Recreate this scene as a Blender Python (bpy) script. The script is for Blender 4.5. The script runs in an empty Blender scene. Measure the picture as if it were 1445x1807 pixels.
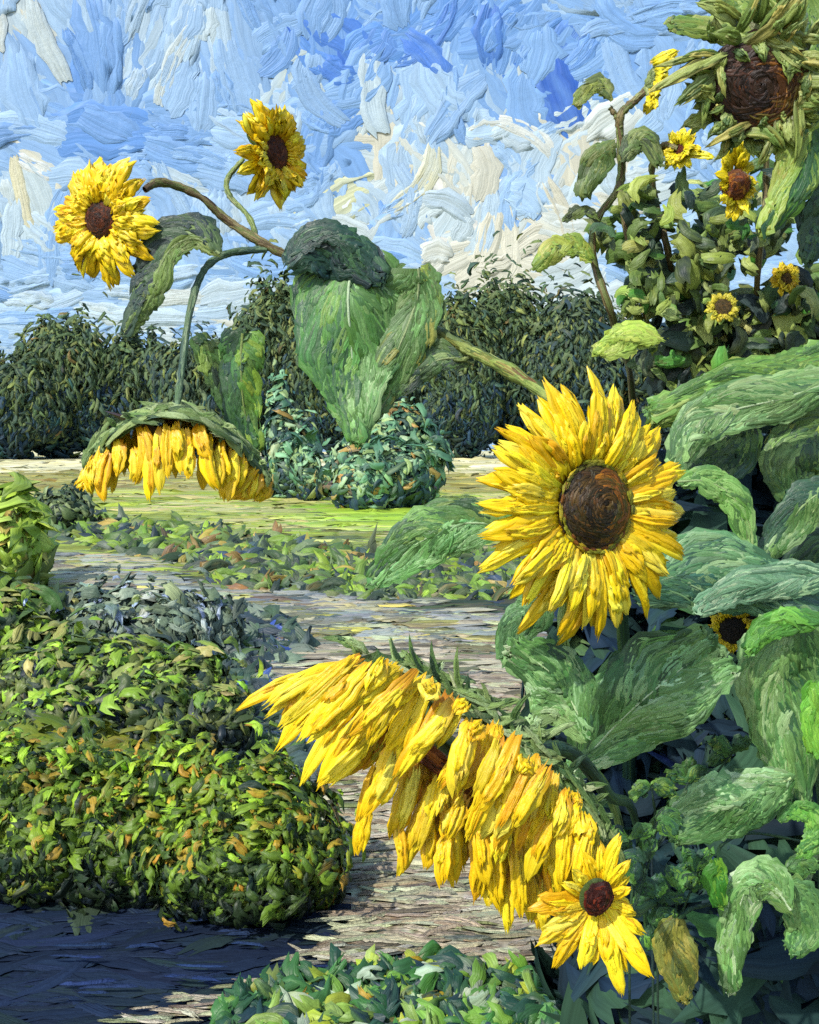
import bpy, math, random
import numpy as np
from mathutils import Vector
R_ = math.radians
C = bpy.context.scene.collection
sc = bpy.context.scene
# ------------------------------------------------------------------ camera, sky light, sun, exposure
F, HU, HV, EYE = 1900.0, 722.5, 770.0, 1.7        # focal length in photo pixels, vanishing point, eye height
cam = bpy.data.objects.new('camera', bpy.data.cameras.new('camera')); C.objects.link(cam)
cam.location = (0, 0, EYE); cam.rotation_euler = (R_(90), 0, 0)
cam.data.sensor_fit = 'VERTICAL'; cam.data.sensor_height = 24; cam.data.lens = 24*F/1807
cam.data.shift_y = -(903.5-HV)/1807; cam.data.clip_start = .05; cam.data.clip_end = 2000
sc.camera = cam
SUN_EL, SUN_AZ = 43, -146            # elevation; azimuth clockwise from +Y (view direction): behind and to the left
w = bpy.data.worlds.new('World'); sc.world = w; w.use_nodes = True
nt = w.node_tree; bg = nt.nodes['Background']; sk = nt.nodes.new('ShaderNodeTexSky'); sk.sky_type = 'NISHITA'
sk.sun_disc = False; sk.sun_elevation = R_(SUN_EL); sk.sun_rotation = R_(SUN_AZ)
bg.inputs[1].default_value = 0.15; nt.links.new(sk.outputs[0], bg.inputs[0])
sun = bpy.data.objects.new('sun', bpy.data.lights.new('sun', 'SUN')); C.objects.link(sun)
sun.data.energy = 2.85; sun.data.angle = R_(.6); sun.data.color = (1, .95, .86)
sd = Vector((math.sin(R_(SUN_AZ))*math.cos(R_(SUN_EL)), math.cos(R_(SUN_AZ))*math.cos(R_(SUN_EL)), math.sin(R_(SUN_EL))))
sun.rotation_euler = sd.to_track_quat('Z', 'Y').to_euler()
sc.view_settings.view_transform = 'Standard'; sc.view_settings.look = 'None'
sc.view_settings.exposure = 0.52; sc.view_settings.gamma = 1
sc.cycles.max_bounces = 5; sc.cycles.diffuse_bounces = 3; sc.cycles.use_denoising = False

rng = np.random.default_rng(7)
def U(a, b, n=None): return rng.uniform(a, b, n)

# ------------------------------------------------------------------ maths and colour helpers
def W(u, v, Y):                       # the world point seen at photo position (u, v) at distance Y
    u, v, Y = np.broadcast_arrays(np.asarray(u, float), np.asarray(v, float), np.asarray(Y, float))
    return np.stack([(u-HU)/F*Y, Y, EYE-(v-HV)/F*Y], -1)
def gY(v): return EYE*F/(np.maximum(np.asarray(v, float), HV+8)-HV)        # distance of the ground seen at row v
def nrm(a): return a/np.maximum(np.linalg.norm(a, axis=-1, keepdims=True), 1e-9)
def lin(h):
    c = np.array([int(h[i:i+2], 16)/255 for i in (0, 2, 4)])
    return np.where(c <= .04045, c/12.92, ((c+.055)/1.055)**2.4)
_pc = {}
def pal(s):                           # 'hex:weight hex:weight' -> colours, weights
    if s not in _pc:
        it = [q.split(':') for q in s.split()]
        cs = np.array([lin(q[0]) for q in it]); ws = np.array([float(q[1]) if len(q) > 1 else 1. for q in it])
        _pc[s] = (cs, ws/ws.sum())
    return _pc[s]
def pick(s, n, jit=.12):
    cs, ws = pal(s); i = rng.choice(len(cs), n, p=ws)
    return np.clip(cs[i]*(1+rng.normal(0, jit, (n, 1)))*(1+rng.normal(0, jit*.35, (n, 3))), .003, .92)
def hsh(i, j, s): return np.modf(np.abs(np.sin(i*127.1+j*311.7+s*74.7)*43758.5453))[0]
def vn(x, y, s=0):                    # smooth value noise 0..1
    x = np.asarray(x, float); y = np.asarray(y, float)
    i, j = np.floor(x), np.floor(y); fx, fy = x-i, y-j; fx = fx*fx*(3-2*fx); fy = fy*fy*(3-2*fy)
    return (hsh(i, j, s)*(1-fx)+hsh(i+1, j, s)*fx)*(1-fy)+(hsh(i, j+1, s)*(1-fx)+hsh(i+1, j+1, s)*fx)*fy
def curve(pts, n):                    # Catmull-Rom through points, n samples
    p = np.asarray(pts, float); m = len(p)
    if m == 2: return p[0]+(p[1]-p[0])*np.linspace(0, 1, n)[:, None]
    q = np.vstack([2*p[0]-p[1], p, 2*p[-1]-p[-2]]); t = np.linspace(0, m-1-1e-6, n); i = t.astype(int); f = (t-i)[:, None]
    a, b, c, d = q[i], q[i+1], q[i+2], q[i+3]
    return .5*((2*b)+(-a+c)*f+(2*a-5*b+4*c-d)*f*f+(-a+3*b-3*c+d)*f**3)

# ------------------------------------------------------------------ thick oily surface: bristle grooves run along every dab
MATS = {}
def oil(name, dist, rough=.42, spec=.35, groove=1.0, tint=.22):
    if name in MATS: return MATS[name]
    m = bpy.data.materials.new(name); m.use_nodes = True; t = m.node_tree; N = t.nodes; L = t.links
    b = N['Principled BSDF']; b.inputs['Roughness'].default_value = rough; b.inputs['Specular IOR Level'].default_value = spec
    at = N.new('ShaderNodeAttribute'); at.attribute_name = 'pigment'
    uv = N.new('ShaderNodeUVMap'); uv.uv_map = 'dab'
    mp = N.new('ShaderNodeMapping'); mp.inputs['Scale'].default_value = (6.5, .28, 1); L.new(uv.outputs[0], mp.inputs[0])
    n1 = N.new('ShaderNodeTexNoise'); n1.inputs['Scale'].default_value = 1.6; n1.inputs['Detail'].default_value = 2.2
    n1.inputs['Roughness'].default_value = .62; n1.inputs['Distortion'].default_value = .25; L.new(mp.outputs[0], n1.inputs['Vector'])
    n2 = N.new('ShaderNodeTexNoise'); n2.inputs['Scale'].default_value = 1.3; n2.inputs['Detail'].default_value = 1.5; L.new(uv.outputs[0], n2.inputs['Vector'])
    r = N.new('ShaderNodeMapRange'); r.inputs[1].default_value = .3; r.inputs[2].default_value = .7
    r.inputs[3].default_value = 1-tint; r.inputs[4].default_value = 1+tint; L.new(n1.outputs[0], r.inputs[0])
    vm = N.new('ShaderNodeVectorMath'); vm.operation = 'SCALE'; L.new(at.outputs['Color'], vm.inputs[0]); L.new(r.outputs[0], vm.inputs['Scale'])
    L.new(vm.outputs[0], b.inputs['Base Color'])
    n3 = N.new('ShaderNodeTexNoise'); n3.inputs['Scale'].default_value = 5.5; n3.inputs['Detail'].default_value = 2; L.new(uv.outputs[0], n3.inputs['Vector'])
    a3 = N.new('ShaderNodeMath'); a3.operation = 'MULTIPLY_ADD'; a3.inputs[1].default_value = .35; L.new(n3.outputs[0], a3.inputs[0])
    ad = N.new('ShaderNodeMath'); ad.operation = 'MULTIPLY_ADD'; ad.inputs[1].default_value = .8; L.new(n2.outputs[0], ad.inputs[0]); L.new(n1.outputs[0], ad.inputs[2])
    bp = N.new('ShaderNodeBump'); bp.inputs['Strength'].default_value = groove; bp.inputs['Distance'].default_value = dist
    L.new(ad.outputs[0], a3.inputs[2]); L.new(a3.outputs[0], bp.inputs['Height']); L.new(bp.outputs[0], b.inputs['Normal'])
    MATS[name] = m; return m

# ------------------------------------------------------------------ mesh collector
class MB:
    def __init__(s): s.v, s.f, s.c, s.uv, s.n = [], [], [], [], 0
    def raw(s, V, Fq, Cc, Uv):
        s.v.append(V); s.f.append(Fq+s.n); s.c.append(Cc); s.uv.append(Uv); s.n += len(V)
    def grids(s, P, Cc, Uv, flip=False):          # P (n, a, b, 3): n grids of a x b vertices
        n, a, b = P.shape[:3]; ii = np.arange(n*a*b).reshape(n, a, b)
        q = np.stack([ii[:, :-1, :-1], ii[:, :-1, 1:], ii[:, 1:, 1:], ii[:, 1:, :-1]], -1).reshape(-1, 4)
        if flip: q = q[:, ::-1]
        s.raw(P.reshape(-1, 3), q, np.broadcast_to(Cc, P.shape).reshape(-1, 3), np.broadcast_to(Uv, P.shape[:3]+(2,)).reshape(-1, 2))
    def strokes(s, P, N, w, h, c1, c2, cols=6, shape='dab', rag=.12, c0=None, back=0., lip=1.):
        n, k = P.shape[:2]; w = np.broadcast_to(w, (n,)).astype(float); h = np.broadcast_to(h, (n,)).astype(float)
        T = nrm(np.gradient(P, axis=1)); N = nrm(N); B = nrm(np.cross(N, T)); t = np.linspace(0, 1, k); cc = np.linspace(-1, 1, cols)
        Ln = np.linalg.norm(np.diff(P, axis=1), axis=-1).sum(1)
        if shape == 'dab': pr = np.sin(np.pi*(.1+.82*t))**.4
        elif shape == 'petal': pr = np.interp(t, [0, .2, .5, .78, .92, 1], [.5, .85, 1., .86, .6, .22])
        elif shape == 'leaf': pr = np.interp(t, [0, .15, .4, .7, .9, 1], [.25, .8, 1., .8, .4, .08])
        else: pr = np.interp(t, [0, .1, .9, 1], [.8, 1, 1, .8])
        e = np.zeros((n, k, cols))
        r0 = rng.normal(0, 1, (n, cols)); r1 = rng.normal(0, 1, (n, cols))
        e += -r0[:, None, :]*((1-t)**4)[None, :, None]+r1[:, None, :]*(t**4)[None, :, None]
        e -= (1-np.sqrt(np.clip(1-cc**2*.6, 0, 1)))[None, None, :]*((2*t-1)**3)[None, :, None]*.8
        cn = rng.normal(0, .35, (n, cols)); hb = .35+cn[:, None, :]+.18*rng.normal(0, 1, (n, k, cols))
        lp = np.where(np.arange(cols)*(cols-1-np.arange(cols)) == cols-2, lip*.9, 0)   # a ridge just inside each side
        hb = hb+lp[None, None, :]*U(.3, 1.2, (n, 1, 1)); hb = hb+(np.exp(-((t-.86)/.1)**2)*lip)[None, :, None]*U(0, 1.1, (n, 1, 1))
        hb[:, :, 0] = -.5; hb[:, :, -1] = -.5; hb[:, 0, :] = -.5; hb[:, -1, :] = -.5
        sj = 1+(.13 if shape in ('dab', 'leaf') else .07)*rng.normal(0, 1, (n, k, 1))*np.sign(cc)[None, None, :]+.08*rng.normal(0, 1, (n, k, cols)); X = P[:, :, None]+B[:, :, None]*(cc[None, None, :]*w[:, None, None]/2*pr[None, :, None]*sj)[..., None]
        X = X+T[:, :, None]*(e*rag*np.minimum(w*1.2, Ln)[:, None, None])[..., None]
        Z = X+N[:, :, None]*(hb*h[:, None, None])[..., None]
        m = np.clip(rng.random((n, 1, cols))*.9+.25*rng.normal(0, 1, (n, k, cols)), 0, 1)[..., None]
        col = c1[:, None, None]*(1-m)+c2[:, None, None]*m
        if c0 is not None:
            g = (np.clip(1-t*1.7, 0, 1)**1.3)[None, :, None, None]*.85; col = col*(1-g)+c0[:, None, None]*g
        ru = U(0, 60, (n, 1, 1)); uv = np.stack(np.broadcast_arrays(cc[None, None, :]*.5+ru, t[None, :, None]*(Ln/np.maximum(w, 1e-6))[:, None, None]*1.0+ru), -1)
        s.grids(Z, col, uv)
        if back > 0: s.grids(X-N[:, :, None]*(h*back+h*.5)[:, None, None, None], col*.9, uv, flip=True)
    def surf(s, fn, a, b, **kw): pass
    def build(s, name, mat, parent=None, label=None, kind=None):
        me = bpy.data.meshes.new(name); V = np.concatenate(s.v); Q = np.concatenate(s.f)
        me.vertices.add(len(V)); me.vertices.foreach_set('co', V.astype(np.float32).ravel())
        me.loops.add(Q.size); me.loops.foreach_set('vertex_index', Q.astype(np.int32).ravel())
        me.polygons.add(len(Q)); me.polygons.foreach_set('loop_start', (np.arange(len(Q))*4).astype(np.int32))
        me.polygons.foreach_set('use_smooth', np.ones(len(Q), bool))
        ca = me.color_attributes.new('pigment', 'FLOAT_COLOR', 'POINT'); c4 = np.ones((len(V), 4), np.float32); c4[:, :3] = np.concatenate(s.c)
        ca.data.foreach_set('color', c4.ravel())
        ul = me.uv_layers.new(name='dab'); ul.data.foreach_set('uv', np.concatenate(s.uv)[Q.ravel()].astype(np.float32).ravel())
        me.update(calc_edges=True); me.materials.append(mat)
        o = bpy.data.objects.new(name, me); C.objects.link(o)
        if parent is not None:
            o.parent = parent
            off = Vector((0, 0, 0)); p = parent
            while p is not None: off += p.location; p = p.parent
            co = V-np.array(off); me.vertices.foreach_set('co', co.astype(np.float32).ravel()); me.update()
        if label: o['label'] = label
        if kind: o['kind'] = kind
        return o
def empty(name, loc, parent=None, label=None, cat=None, group=None):
    o = bpy.data.objects.new(name, None); C.objects.link(o); o.empty_display_size = .05
    L = Vector([float(q) for q in loc]); p = parent
    while p is not None: L -= p.location; p = p.parent
    o.location = L; o.parent = parent
    if label: o['label'] = label
    if cat: o['category'] = cat
    if group: o['group'] = group
    return o
def tag(o, label, cat, group=None, kind=None):
    o['label'] = label; o['category'] = cat
    if group: o['group'] = group
    if kind: o['kind'] = kind
    return o

def on_surface(S, a, b):              # positions and normals of a parametric surface at parameter arrays
    e = 1e-3; P = S(a, b); return P, nrm(np.cross(S(a+e, b)-P, S(a, b+e)-P))

# ================================================================== SKY: a far dome laid with thick dabs
SKYR = 120.
def SKY(u, v, rr=SKYR):
    return W(u, v, rr*(1-.06*((u-HU)/F)**2-.03*((v-HV)/F)**2))
CLOUD = [(55, 60, 55, 90, .9), (40, 330, 60, 130, .7), (60, 500, 60, 60, .3), (350, 90, 80, 130, .55), (265, 130, 60, 60, .6), (560, 560, 200, 60, .55), (330, 530, 80, 50, .5), (690, 215, 60, 60, 1.1), (640, 320, 70, 80, .9), (500, 190, 90, 60, .55),
         (860, 130, 110, 40, .7), (830, 330, 90, 90, .9), (950, 250, 60, 60, .9), (1040, 240, 90, 60, 1.0), (900, 430, 120, 60, 1.1), (820, 480, 130, 50, 1.1), (1120, 330, 60, 60, 1.0), (620, 390, 100, 60, .7), (180, 560, 180, 50, .25),
         (760, 340, 70, 120, .8), (990, 330, 70, 90, .8), (880, 240, 60, 60, .7), (1000, 420, 60, 60, .6), (940, 520, 200, 50, .8), (250, 60, 60, 60, .4)]
DEEP = [(590, 90, 60, 60, 1.), (690, 100, 110, 40, .8), (800, 40, 110, 50, .9), (985, 60, 25, 60, 1.), (120, 110, 120, 90, .6), (220, 230, 160, 60, .7), (600, 200, 90, 90, .55), (870, 190, 90, 30, .6), (960, 150, 50, 50, .7), (740, 330, 60, 60, .5),
        (650, 440, 90, 40, .5), (870, 380, 60, 50, .5), (720, 210, 60, 60, .4), (100, 270, 60, 40, .8), (520, 380, 70, 50, .4), (1010, 480, 40, 60, .4), (930, 320, 60, 60, .5)]
def blobs(u, v, L):
    r = np.zeros_like(u*1.)
    for x, y, a, b, k in L: r = np.maximum(r, k*np.exp(-((u-x)/a)**2-((v-y)/b)**2))
    return r
def sky_col(u, v):
    n = len(u); cl = blobs(u, v, CLOUD)*1.05+.45*(vn(u/110, v/80, 3)-.55)+rng.normal(0, .09, n)+np.where(v > 470, .08, 0)
    dp = blobs(u, v, DEEP)+.5*(vn(u/90, v/90, 9)-.6)+rng.normal(0, .12, n)
    b0, b1, b2, b3, b4 = lin('689de5'), lin('8ab6eb'), lin('a9ccf0'), lin('c9dde6'), lin('dcdccb')
    h = np.clip(.37+.8*cl-.48*dp, 0, 1); st = np.array([0, .3, .55, .8, 1.])
    c = np.stack([np.interp(h, st, [q[a] for q in (b0, b1, b2, b3, b4)]) for a in range(3)], 1)*(1+rng.normal(0, .04, (n, 1)))
    c = np.where(((rng.random(n) < .07) & (cl > .3))[:, None], pick('e6e6c2:2 d8d9a4:1 e9ebe6:2', n, .04), c)
    c = np.where(((dp > .62) & (cl < .4) & (rng.random(n) < .5))[:, None], pick('3f74d4:2 5288de:2 6b9be4:2', n, .06), c)
    return c*.72
def sky_ang(u, v):                    # which way the brush went
    a = np.where((u < 480) & (v < 320), 90+25*np.sin(u/60), 0.)
    a = np.where((u < 480) & (v >= 190) & (v < 330), -18+15*rng.normal(0, 1, len(u)), a)
    a = np.where((u < 480) & (v >= 330), 95+20*rng.normal(0, 1, len(u)), a)
    a = np.where((u >= 480) & (v < 470), 360*vn(u/170, v/150, 5)+25*rng.normal(0, 1, len(u)), a)
    return np.where(v >= 440, 12*rng.normal(0, 1, len(u)), a)
def sky_layer(m, n, l0, l1, w0, w1, hh, box=(-1500, 3000, -700, 800), lift=0., cols=8, k=8):
    u = U(box[0], box[1], n); v = U(box[2], box[3], n); a = np.radians(sky_ang(u, v)); L = U(l0, l1, n); wd = U(w0, w1, n); bend = U(-1.5, 1.5, n)*np.where(u > 480, 1, .35)
    lowering = np.where(v > 440, .75, 1); wd = wd*lowering
    t = np.linspace(-.5, .5, k); an = a[:, None]+bend[:, None]*t[None]
    du = np.cumsum(np.cos(an), 1)/k*L[:, None]; dv = -np.cumsum(np.sin(an), 1)/k*L[:, None]
    uu = u[:, None]+du-du.mean(1, keepdims=True); vv = v[:, None]+dv-dv.mean(1, keepdims=True)
    rr = (SKYR-lift-U(0, .13, n))[:, None]
    P = SKY(uu, vv, rr); Nn = np.stack([-.1*(uu-HU)/F, -np.ones_like(uu), .05*(vv-HV)/F], -1)
    px = SKYR/F; c1 = sky_col(u, v); c2 = c1*.55+sky_col(u, v)*.45
    m.strokes(P, Nn, wd*px, U(.6, 1.5, n)*hh, c1, c2, cols=cols, rag=.09, lip=.7)
m = MB()
gu, gv = np.meshgrid(np.linspace(-2600, 4200, 90), np.linspace(-1500, 792, 50)); P = SKY(gu, gv, SKYR+1)
m.grids(P[None], np.broadcast_to(lin('84b1e8')*.6, P[None].shape), np.stack([gu/60, gv/60], -1)[None])
sky_layer(m, 2600, 150, 320, 70, 140, .07)
sky_layer(m, 620, 110, 270, 60, 130, .1, (-150, 1600, -80, 640), .2, 10)
sky_layer(m, 330, 60, 190, 26, 80, .13, (-60, 1500, -40, 640), .38)
o = m.build('sky', oil('sky_paint', .13, .5, .25, tint=.12)); o['kind'] = 'structure'

# ================================================================== GROUND, FIELD, PATH
def SG(lift): return lambda x, y: np.stack([x, y, .02*np.sin(x*1.3+y*.7)+lift+0*x], -1)
def inpoly(u, v, poly):
    p = np.asarray(poly, float); r = np.zeros(np.shape(u), bool); j = len(p)-1
    for i in range(len(p)):
        c = ((p[i, 1] > v) != (p[j, 1] > v)) & (u < (p[j, 0]-p[i, 0])*(v-p[i, 1])/(p[j, 1]-p[i, 1]+1e-9)+p[i, 0]); r ^= c; j = i
    return r
m = MB(); g = np.concatenate([-np.geomspace(400, 1, 18), np.geomspace(1, 400, 18)]); gx, gy = np.meshgrid(g, np.concatenate([np.linspace(-6, 12, 19), np.geomspace(14, 900, 16)]))
P = np.stack([gx, gy, gx*0-.05], -1); m.grids(P[None], np.broadcast_to(lin('5f6238'), P[None].shape), np.stack([gx, gy], -1)[None])
o = m.build('ground', oil('ground_paint', .02, .6, .2)); o['kind'] = 'structure'
def ground_layer(name, n, vr, colf, mat, L=(60, 150), Wd=(10, 26), ur=(-500, 2000), keep=None, lift=.0, hh=1., asp=.45, ang=6, kind='structure', bed=None):
    m = MB(); bu, bv = np.meshgrid(np.arange(ur[0], ur[1], 10.), HV+np.geomspace(vr[0]-HV, vr[1]-HV, 130))
    if bed:
        bq = W(bu, bv, gY(bv)); bq[..., 2] = lift-.001; cu, cv = (bu[:-1, :-1]+bu[1:, 1:])/2, (bv[:-1, :-1]+bv[1:, 1:])/2; ce = np.ones(cu.shape, bool)
        if bed is not True:
            for du, dv in ((-34, 0), (34, 0), (0, -12), (0, 14)): ce &= inpoly(cu+du, cv+dv, bed)
        ii = np.arange(bu.size).reshape(bu.shape); qd = np.stack([ii[1:, :-1], ii[1:, 1:], ii[:-1, 1:], ii[:-1, :-1]], -1)[ce]; m.raw(bq.reshape(-1, 3), qd, colf(bu.ravel(), bv.ravel())*.9, np.stack([bq[..., 1]*6, bq[..., 0]*3], -1).reshape(-1, 2))
    u = U(ur[0], ur[1], n); v = HV+(vr[0]-HV)*((vr[1]-HV)/(vr[0]-HV))**U(0, 1, n)
    if keep is not None: k_ = keep(u, v); u, v = u[k_], v[k_]
    n = len(u); Y = gY(v); px = Y/F; K = 7; a = np.radians(rng.normal(0, ang, n)); Ls = U(L[0], L[1], n)*px; bend = U(-.5, .5, n)
    t = np.linspace(-.5, .5, K)[None]; an = a[:, None]+bend[:, None]*t; q = W(u, v, Y)
    wd = U(Wd[0], Wd[1], n)*px/np.clip(px*0+EYE/Y*1.6, .12, 1)*asp         # foreshortened widths stretch in depth
    X = q[:, 0][:, None]+np.cos(an)*t*Ls[:, None]; Yy = Y[:, None]+np.sin(an)*t*Ls[:, None]
    z = .003+rng.random(n)*.005*Y**.5; P = np.stack([X, Yy, np.broadcast_to((z+lift)[:, None], X.shape)], -1); N = np.zeros_like(P); N[..., 2] = 1
    c1, c2 = colf(u, v), colf(u, v); m.strokes(P, N, wd, U(.5, 1.3, n)*hh*px*3.2, c1, c1*.5+c2*.5, rag=.32, lip=.6, cols=7); o = m.build(name, mat); o['kind'] = kind; return o
def field_col(u, v):
    n = len(u); vv = v+rng.normal(0, 6, n)+(u-400)*-.01
    c = pick('a39a52:3 8f8c45:3 b5ad66:2 8a7b3e:1.5 9aa04a:2', n)
    c = np.where((vv < 834)[:, None], pick('d9d4a6:5 cfc78c:3 e2ddb8:2', n, .05), c)
    c = np.where((vv > 872)[:, None], pick('a6b048:3 94a43c:3 b9b56e:3 c0b87c:2 7d9038:2 a8bb4a:2', n), c)
    c = np.where(((vv > 888) & (u > 520))[:, None], pick('a4c244:5 93b53a:4 b9c968:2 86a03a:2', n), c)
    c = np.where((vv > 940)[:, None], pick('7c8a3c:3 93984e:3 9db04a:3 b3ad74:2 4e5f38:2 6a7040:2 5b4f38:1', n), c)
    return c
field = ground_layer('field', 5200, (800, 1040), field_col, oil('field_paint', .02, .5, .3), (50, 190), (12, 34))
PATH = [(60, 985), (200, 985), (330, 1040), (560, 1050), (760, 1066), (960, 1115), (1100, 1170), (1160, 1260), (1160, 1500), (1130, 1660), (960, 1720), (600, 1710), (400, 1800), (250, 1830), (180, 1815), (480, 1730), (590, 1650), (570, 1500), (520, 1380), (440, 1300), (420, 1220), (450, 1150), (370, 1090), (330, 1055), (150, 1030)]
def path_col(u, v):
    n = len(u); g = vn(u/55, v/28, 4); c = pick('aea28c:4 b9ad94:4 94876f:3 ccc3a6:3 7d7060:2 c0c59c:2', n, .1); c = np.where(((g > .62) & (rng.random(n) < .6))[:, None], pick('5e5c4c:3 6c6a52:2 55605e:2 7c8452:2', n), c)
    c = np.where(((v > 1250) & (rng.random(n) < .3))[:, None], pick('c6cca6:3 b3ba92:2 cfc9b6:2 a98f72:1', n), c)
    c = np.where(((v < 1140))[:, None], np.where((g > .55)[:, None] & (rng.random((n, 1)) < .6), pick('6f7560:3 5f6a68:3 8a8a4c:2 7a6c58:2', n), pick('98a09c:4 aaa792:3 8a8e8c:3 b8b08a:2 c8bd5c:1.2 b2ba8e:2 787058:1.5', n)), c)
    c = np.where(((v > 1130) & (v < 1400) & (u < 470+rng.normal(0, 40, n)))[:, None], pick('66767a:3 7d8a8a:3 4f5f66:2 989f90:3 3a4a78:.7 b0b496:2.5', n), c)  # left edge painted blue grey for the shade beside the shrubs
    return c
soil_shade_p = oil('soil_shade_paint', .005, .7, .15, tint=.15)
ground_layer('soil_and_painted_shade', 5200, (1000, 2300), lambda u, v: np.where((v > 1560+rng.normal(0, 40, len(u)))[:, None], pick('1c2a40:3 18253a:3 22324e:2 223336:2', len(u)), pick('3b4a3c:3 2f4034:3 4a5638:2 2c3b52:2 5d5a46:1', len(u))), soil_shade_p, (90, 240), (34, 80), lift=.0, ang=25, hh=.35, bed=True)  # navy colours in the near rows paint the bush's shadow onto the soil
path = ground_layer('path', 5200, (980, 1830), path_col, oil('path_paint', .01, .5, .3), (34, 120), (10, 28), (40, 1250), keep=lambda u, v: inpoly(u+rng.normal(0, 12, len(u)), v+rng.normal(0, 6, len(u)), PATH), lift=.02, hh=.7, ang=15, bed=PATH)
ground_layer('soil_and_painted_shade', 22, (1640, 1800), lambda u, v: pick('22355e:2 28406e:1 24385c:3 1f3050:3', len(u)), soil_shade_p, (30, 110), (5, 12), (20, 560), keep=lambda u, v: abs((v-1700)-(u-300)*-.13) < 60, lift=.03)  # bluer dabs within the painted bush shadow

# ================================================================== foliage made of leaf dabs
def hull(m, c, r, col, seed=0, a=26, b=16):
    th, ph = np.meshgrid(np.linspace(0, 2*np.pi, a), np.linspace(.02, np.pi-.02, b)); d = np.stack([np.cos(th)*np.sin(ph), np.sin(th)*np.sin(ph), np.cos(ph)], -1)
    k = .82+.22*vn(th*2.2+np.cos(ph)*3, ph*3, seed); k[:, -1] = k[:, 0]; P = np.array(c)+d*np.array(r)*k[..., None]; P[..., 2] = np.maximum(P[..., 2], -.02)
    m.grids(P[None], np.broadcast_to(col, P[None].shape), np.stack([th*2, ph*2], -1)[None])
def dabs(m, Pc, Nd, L, wd, h, c1, c2, shape='leaf', k=6, cols=5, up=.0, bend=.6, dirv=None, rag=.15):
    n = len(Pc); D = rng.normal(0, 1, (n, 3)) if dirv is None else dirv+rng.normal(0, .35, (n, 3)); D[:, 2] += up; Nd = nrm(Nd+rng.normal(0, .28, (n, 3))); D = nrm(D-Nd*(D*Nd).sum(1, keepdims=True)); Bv = np.cross(Nd, D)
    t = np.linspace(-.5, .5, k)[None, :, None]; L = np.broadcast_to(L, (n,))[:, None, None]; b = U(-bend, bend, n)[:, None, None]; q = U(-.1, .5, n)[:, None, None]
    P = Pc[:, None]+D[:, None]*t*L+Bv[:, None]*b*L*(.25-t*t)*.8-Nd[:, None]*q*L*(t*t)*1.0; N = np.broadcast_to(Nd[:, None], P.shape)+D[:, None]*t*q*2
    m.strokes(P, N, wd, h, c1, c2, cols=cols, shape=shape, rag=rag)
def clump(m, c, r, n, size, palf, h, thick=.25, front=True, zmin=None, shape='leaf', up=0., asp=.45):
    """n leaf dabs over an ellipsoid; mostly near its skin"""
    d = nrm(rng.normal(0, 1, (n*2, 3))); d = d[(d[:, 1] < .35) | (rng.random(n*2) < .3)][:n] if front else d[:n]; n = len(d)
    k = 1-thick*rng.random(n)**1.3+.12*np.abs(rng.normal(0, 1, n))**1.5*(.6+.8*(d[:, 2] > .2))-.03; lump = .68+.5*vn(d[:, 0]*3.1+7, d[:, 2]*3.1+d[:, 1]*2, int(abs(c[0]*100)) % 50)
    P = np.array(c)+d*np.array(r)*(k*lump)[:, None]
    if zmin is not None: P[:, 2] = np.maximum(P[:, 2], zmin+rng.random(n)*.03)
    s = size*np.clip(np.exp(rng.normal(-.05, .36, n)), .4, 1.7); c1, c2 = palf(P, d, n), palf(P, d, n)
    dabs(m, P, d, s, s*asp*U(.7, 1.4, n), s*h, c1, c1*.55+c2*.45, shape=shape, up=up, bend=1.5, rag=.34)

# ---- far trees
fp = oil('far_foliage_paint', .06, .5, .25); bark = oil('bark_paint', .03, .6, .2)
def tree(u, top, Y, wpx, label, p, seed):
    Zt = EYE-(top-HV)/F*Y; x = (u-HU)/F*Y; hw = wpx/F*Y/2; t = empty('tree', (x, Y, 0), None, label, 'tree', 'trees along the far edge of the field')
    m = MB(); q = curve([(x, Y, -.1), (x+.1, Y, Zt*.35), (x-.05*hw, Y, Zt*.8)], 10); tube(m, q, np.linspace(.28, .08, 10), lin('3a3226')); 
    for s in (-1, 1): tube(m, curve([(x, Y, Zt*.3), (x+s*hw*.5, Y-.3, Zt*.6)], 6), np.linspace(.12, .04, 6), lin('3a3226'))
    m.build('trunk', bark, t)
    m = MB(); hull(m, (x, Y+.6, Zt*.42), (hw*.95, hw*.6, Zt*.34), lin('2c3c34'), seed)
    nl = 7
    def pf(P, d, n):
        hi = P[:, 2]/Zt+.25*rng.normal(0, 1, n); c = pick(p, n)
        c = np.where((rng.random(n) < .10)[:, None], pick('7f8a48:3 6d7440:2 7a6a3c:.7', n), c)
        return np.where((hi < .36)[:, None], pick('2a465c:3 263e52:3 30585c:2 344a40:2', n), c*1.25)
    for i in range(nl):
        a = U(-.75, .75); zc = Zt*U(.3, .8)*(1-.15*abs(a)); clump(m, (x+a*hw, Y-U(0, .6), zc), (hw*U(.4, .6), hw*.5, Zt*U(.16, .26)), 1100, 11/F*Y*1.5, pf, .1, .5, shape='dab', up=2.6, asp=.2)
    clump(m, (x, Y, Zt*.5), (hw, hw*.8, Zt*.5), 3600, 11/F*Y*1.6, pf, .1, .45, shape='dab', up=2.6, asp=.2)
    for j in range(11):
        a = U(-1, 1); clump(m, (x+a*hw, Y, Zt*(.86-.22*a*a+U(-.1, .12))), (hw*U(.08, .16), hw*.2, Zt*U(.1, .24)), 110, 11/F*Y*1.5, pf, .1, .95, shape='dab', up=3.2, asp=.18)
    m.build('crown', fp, t)
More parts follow.
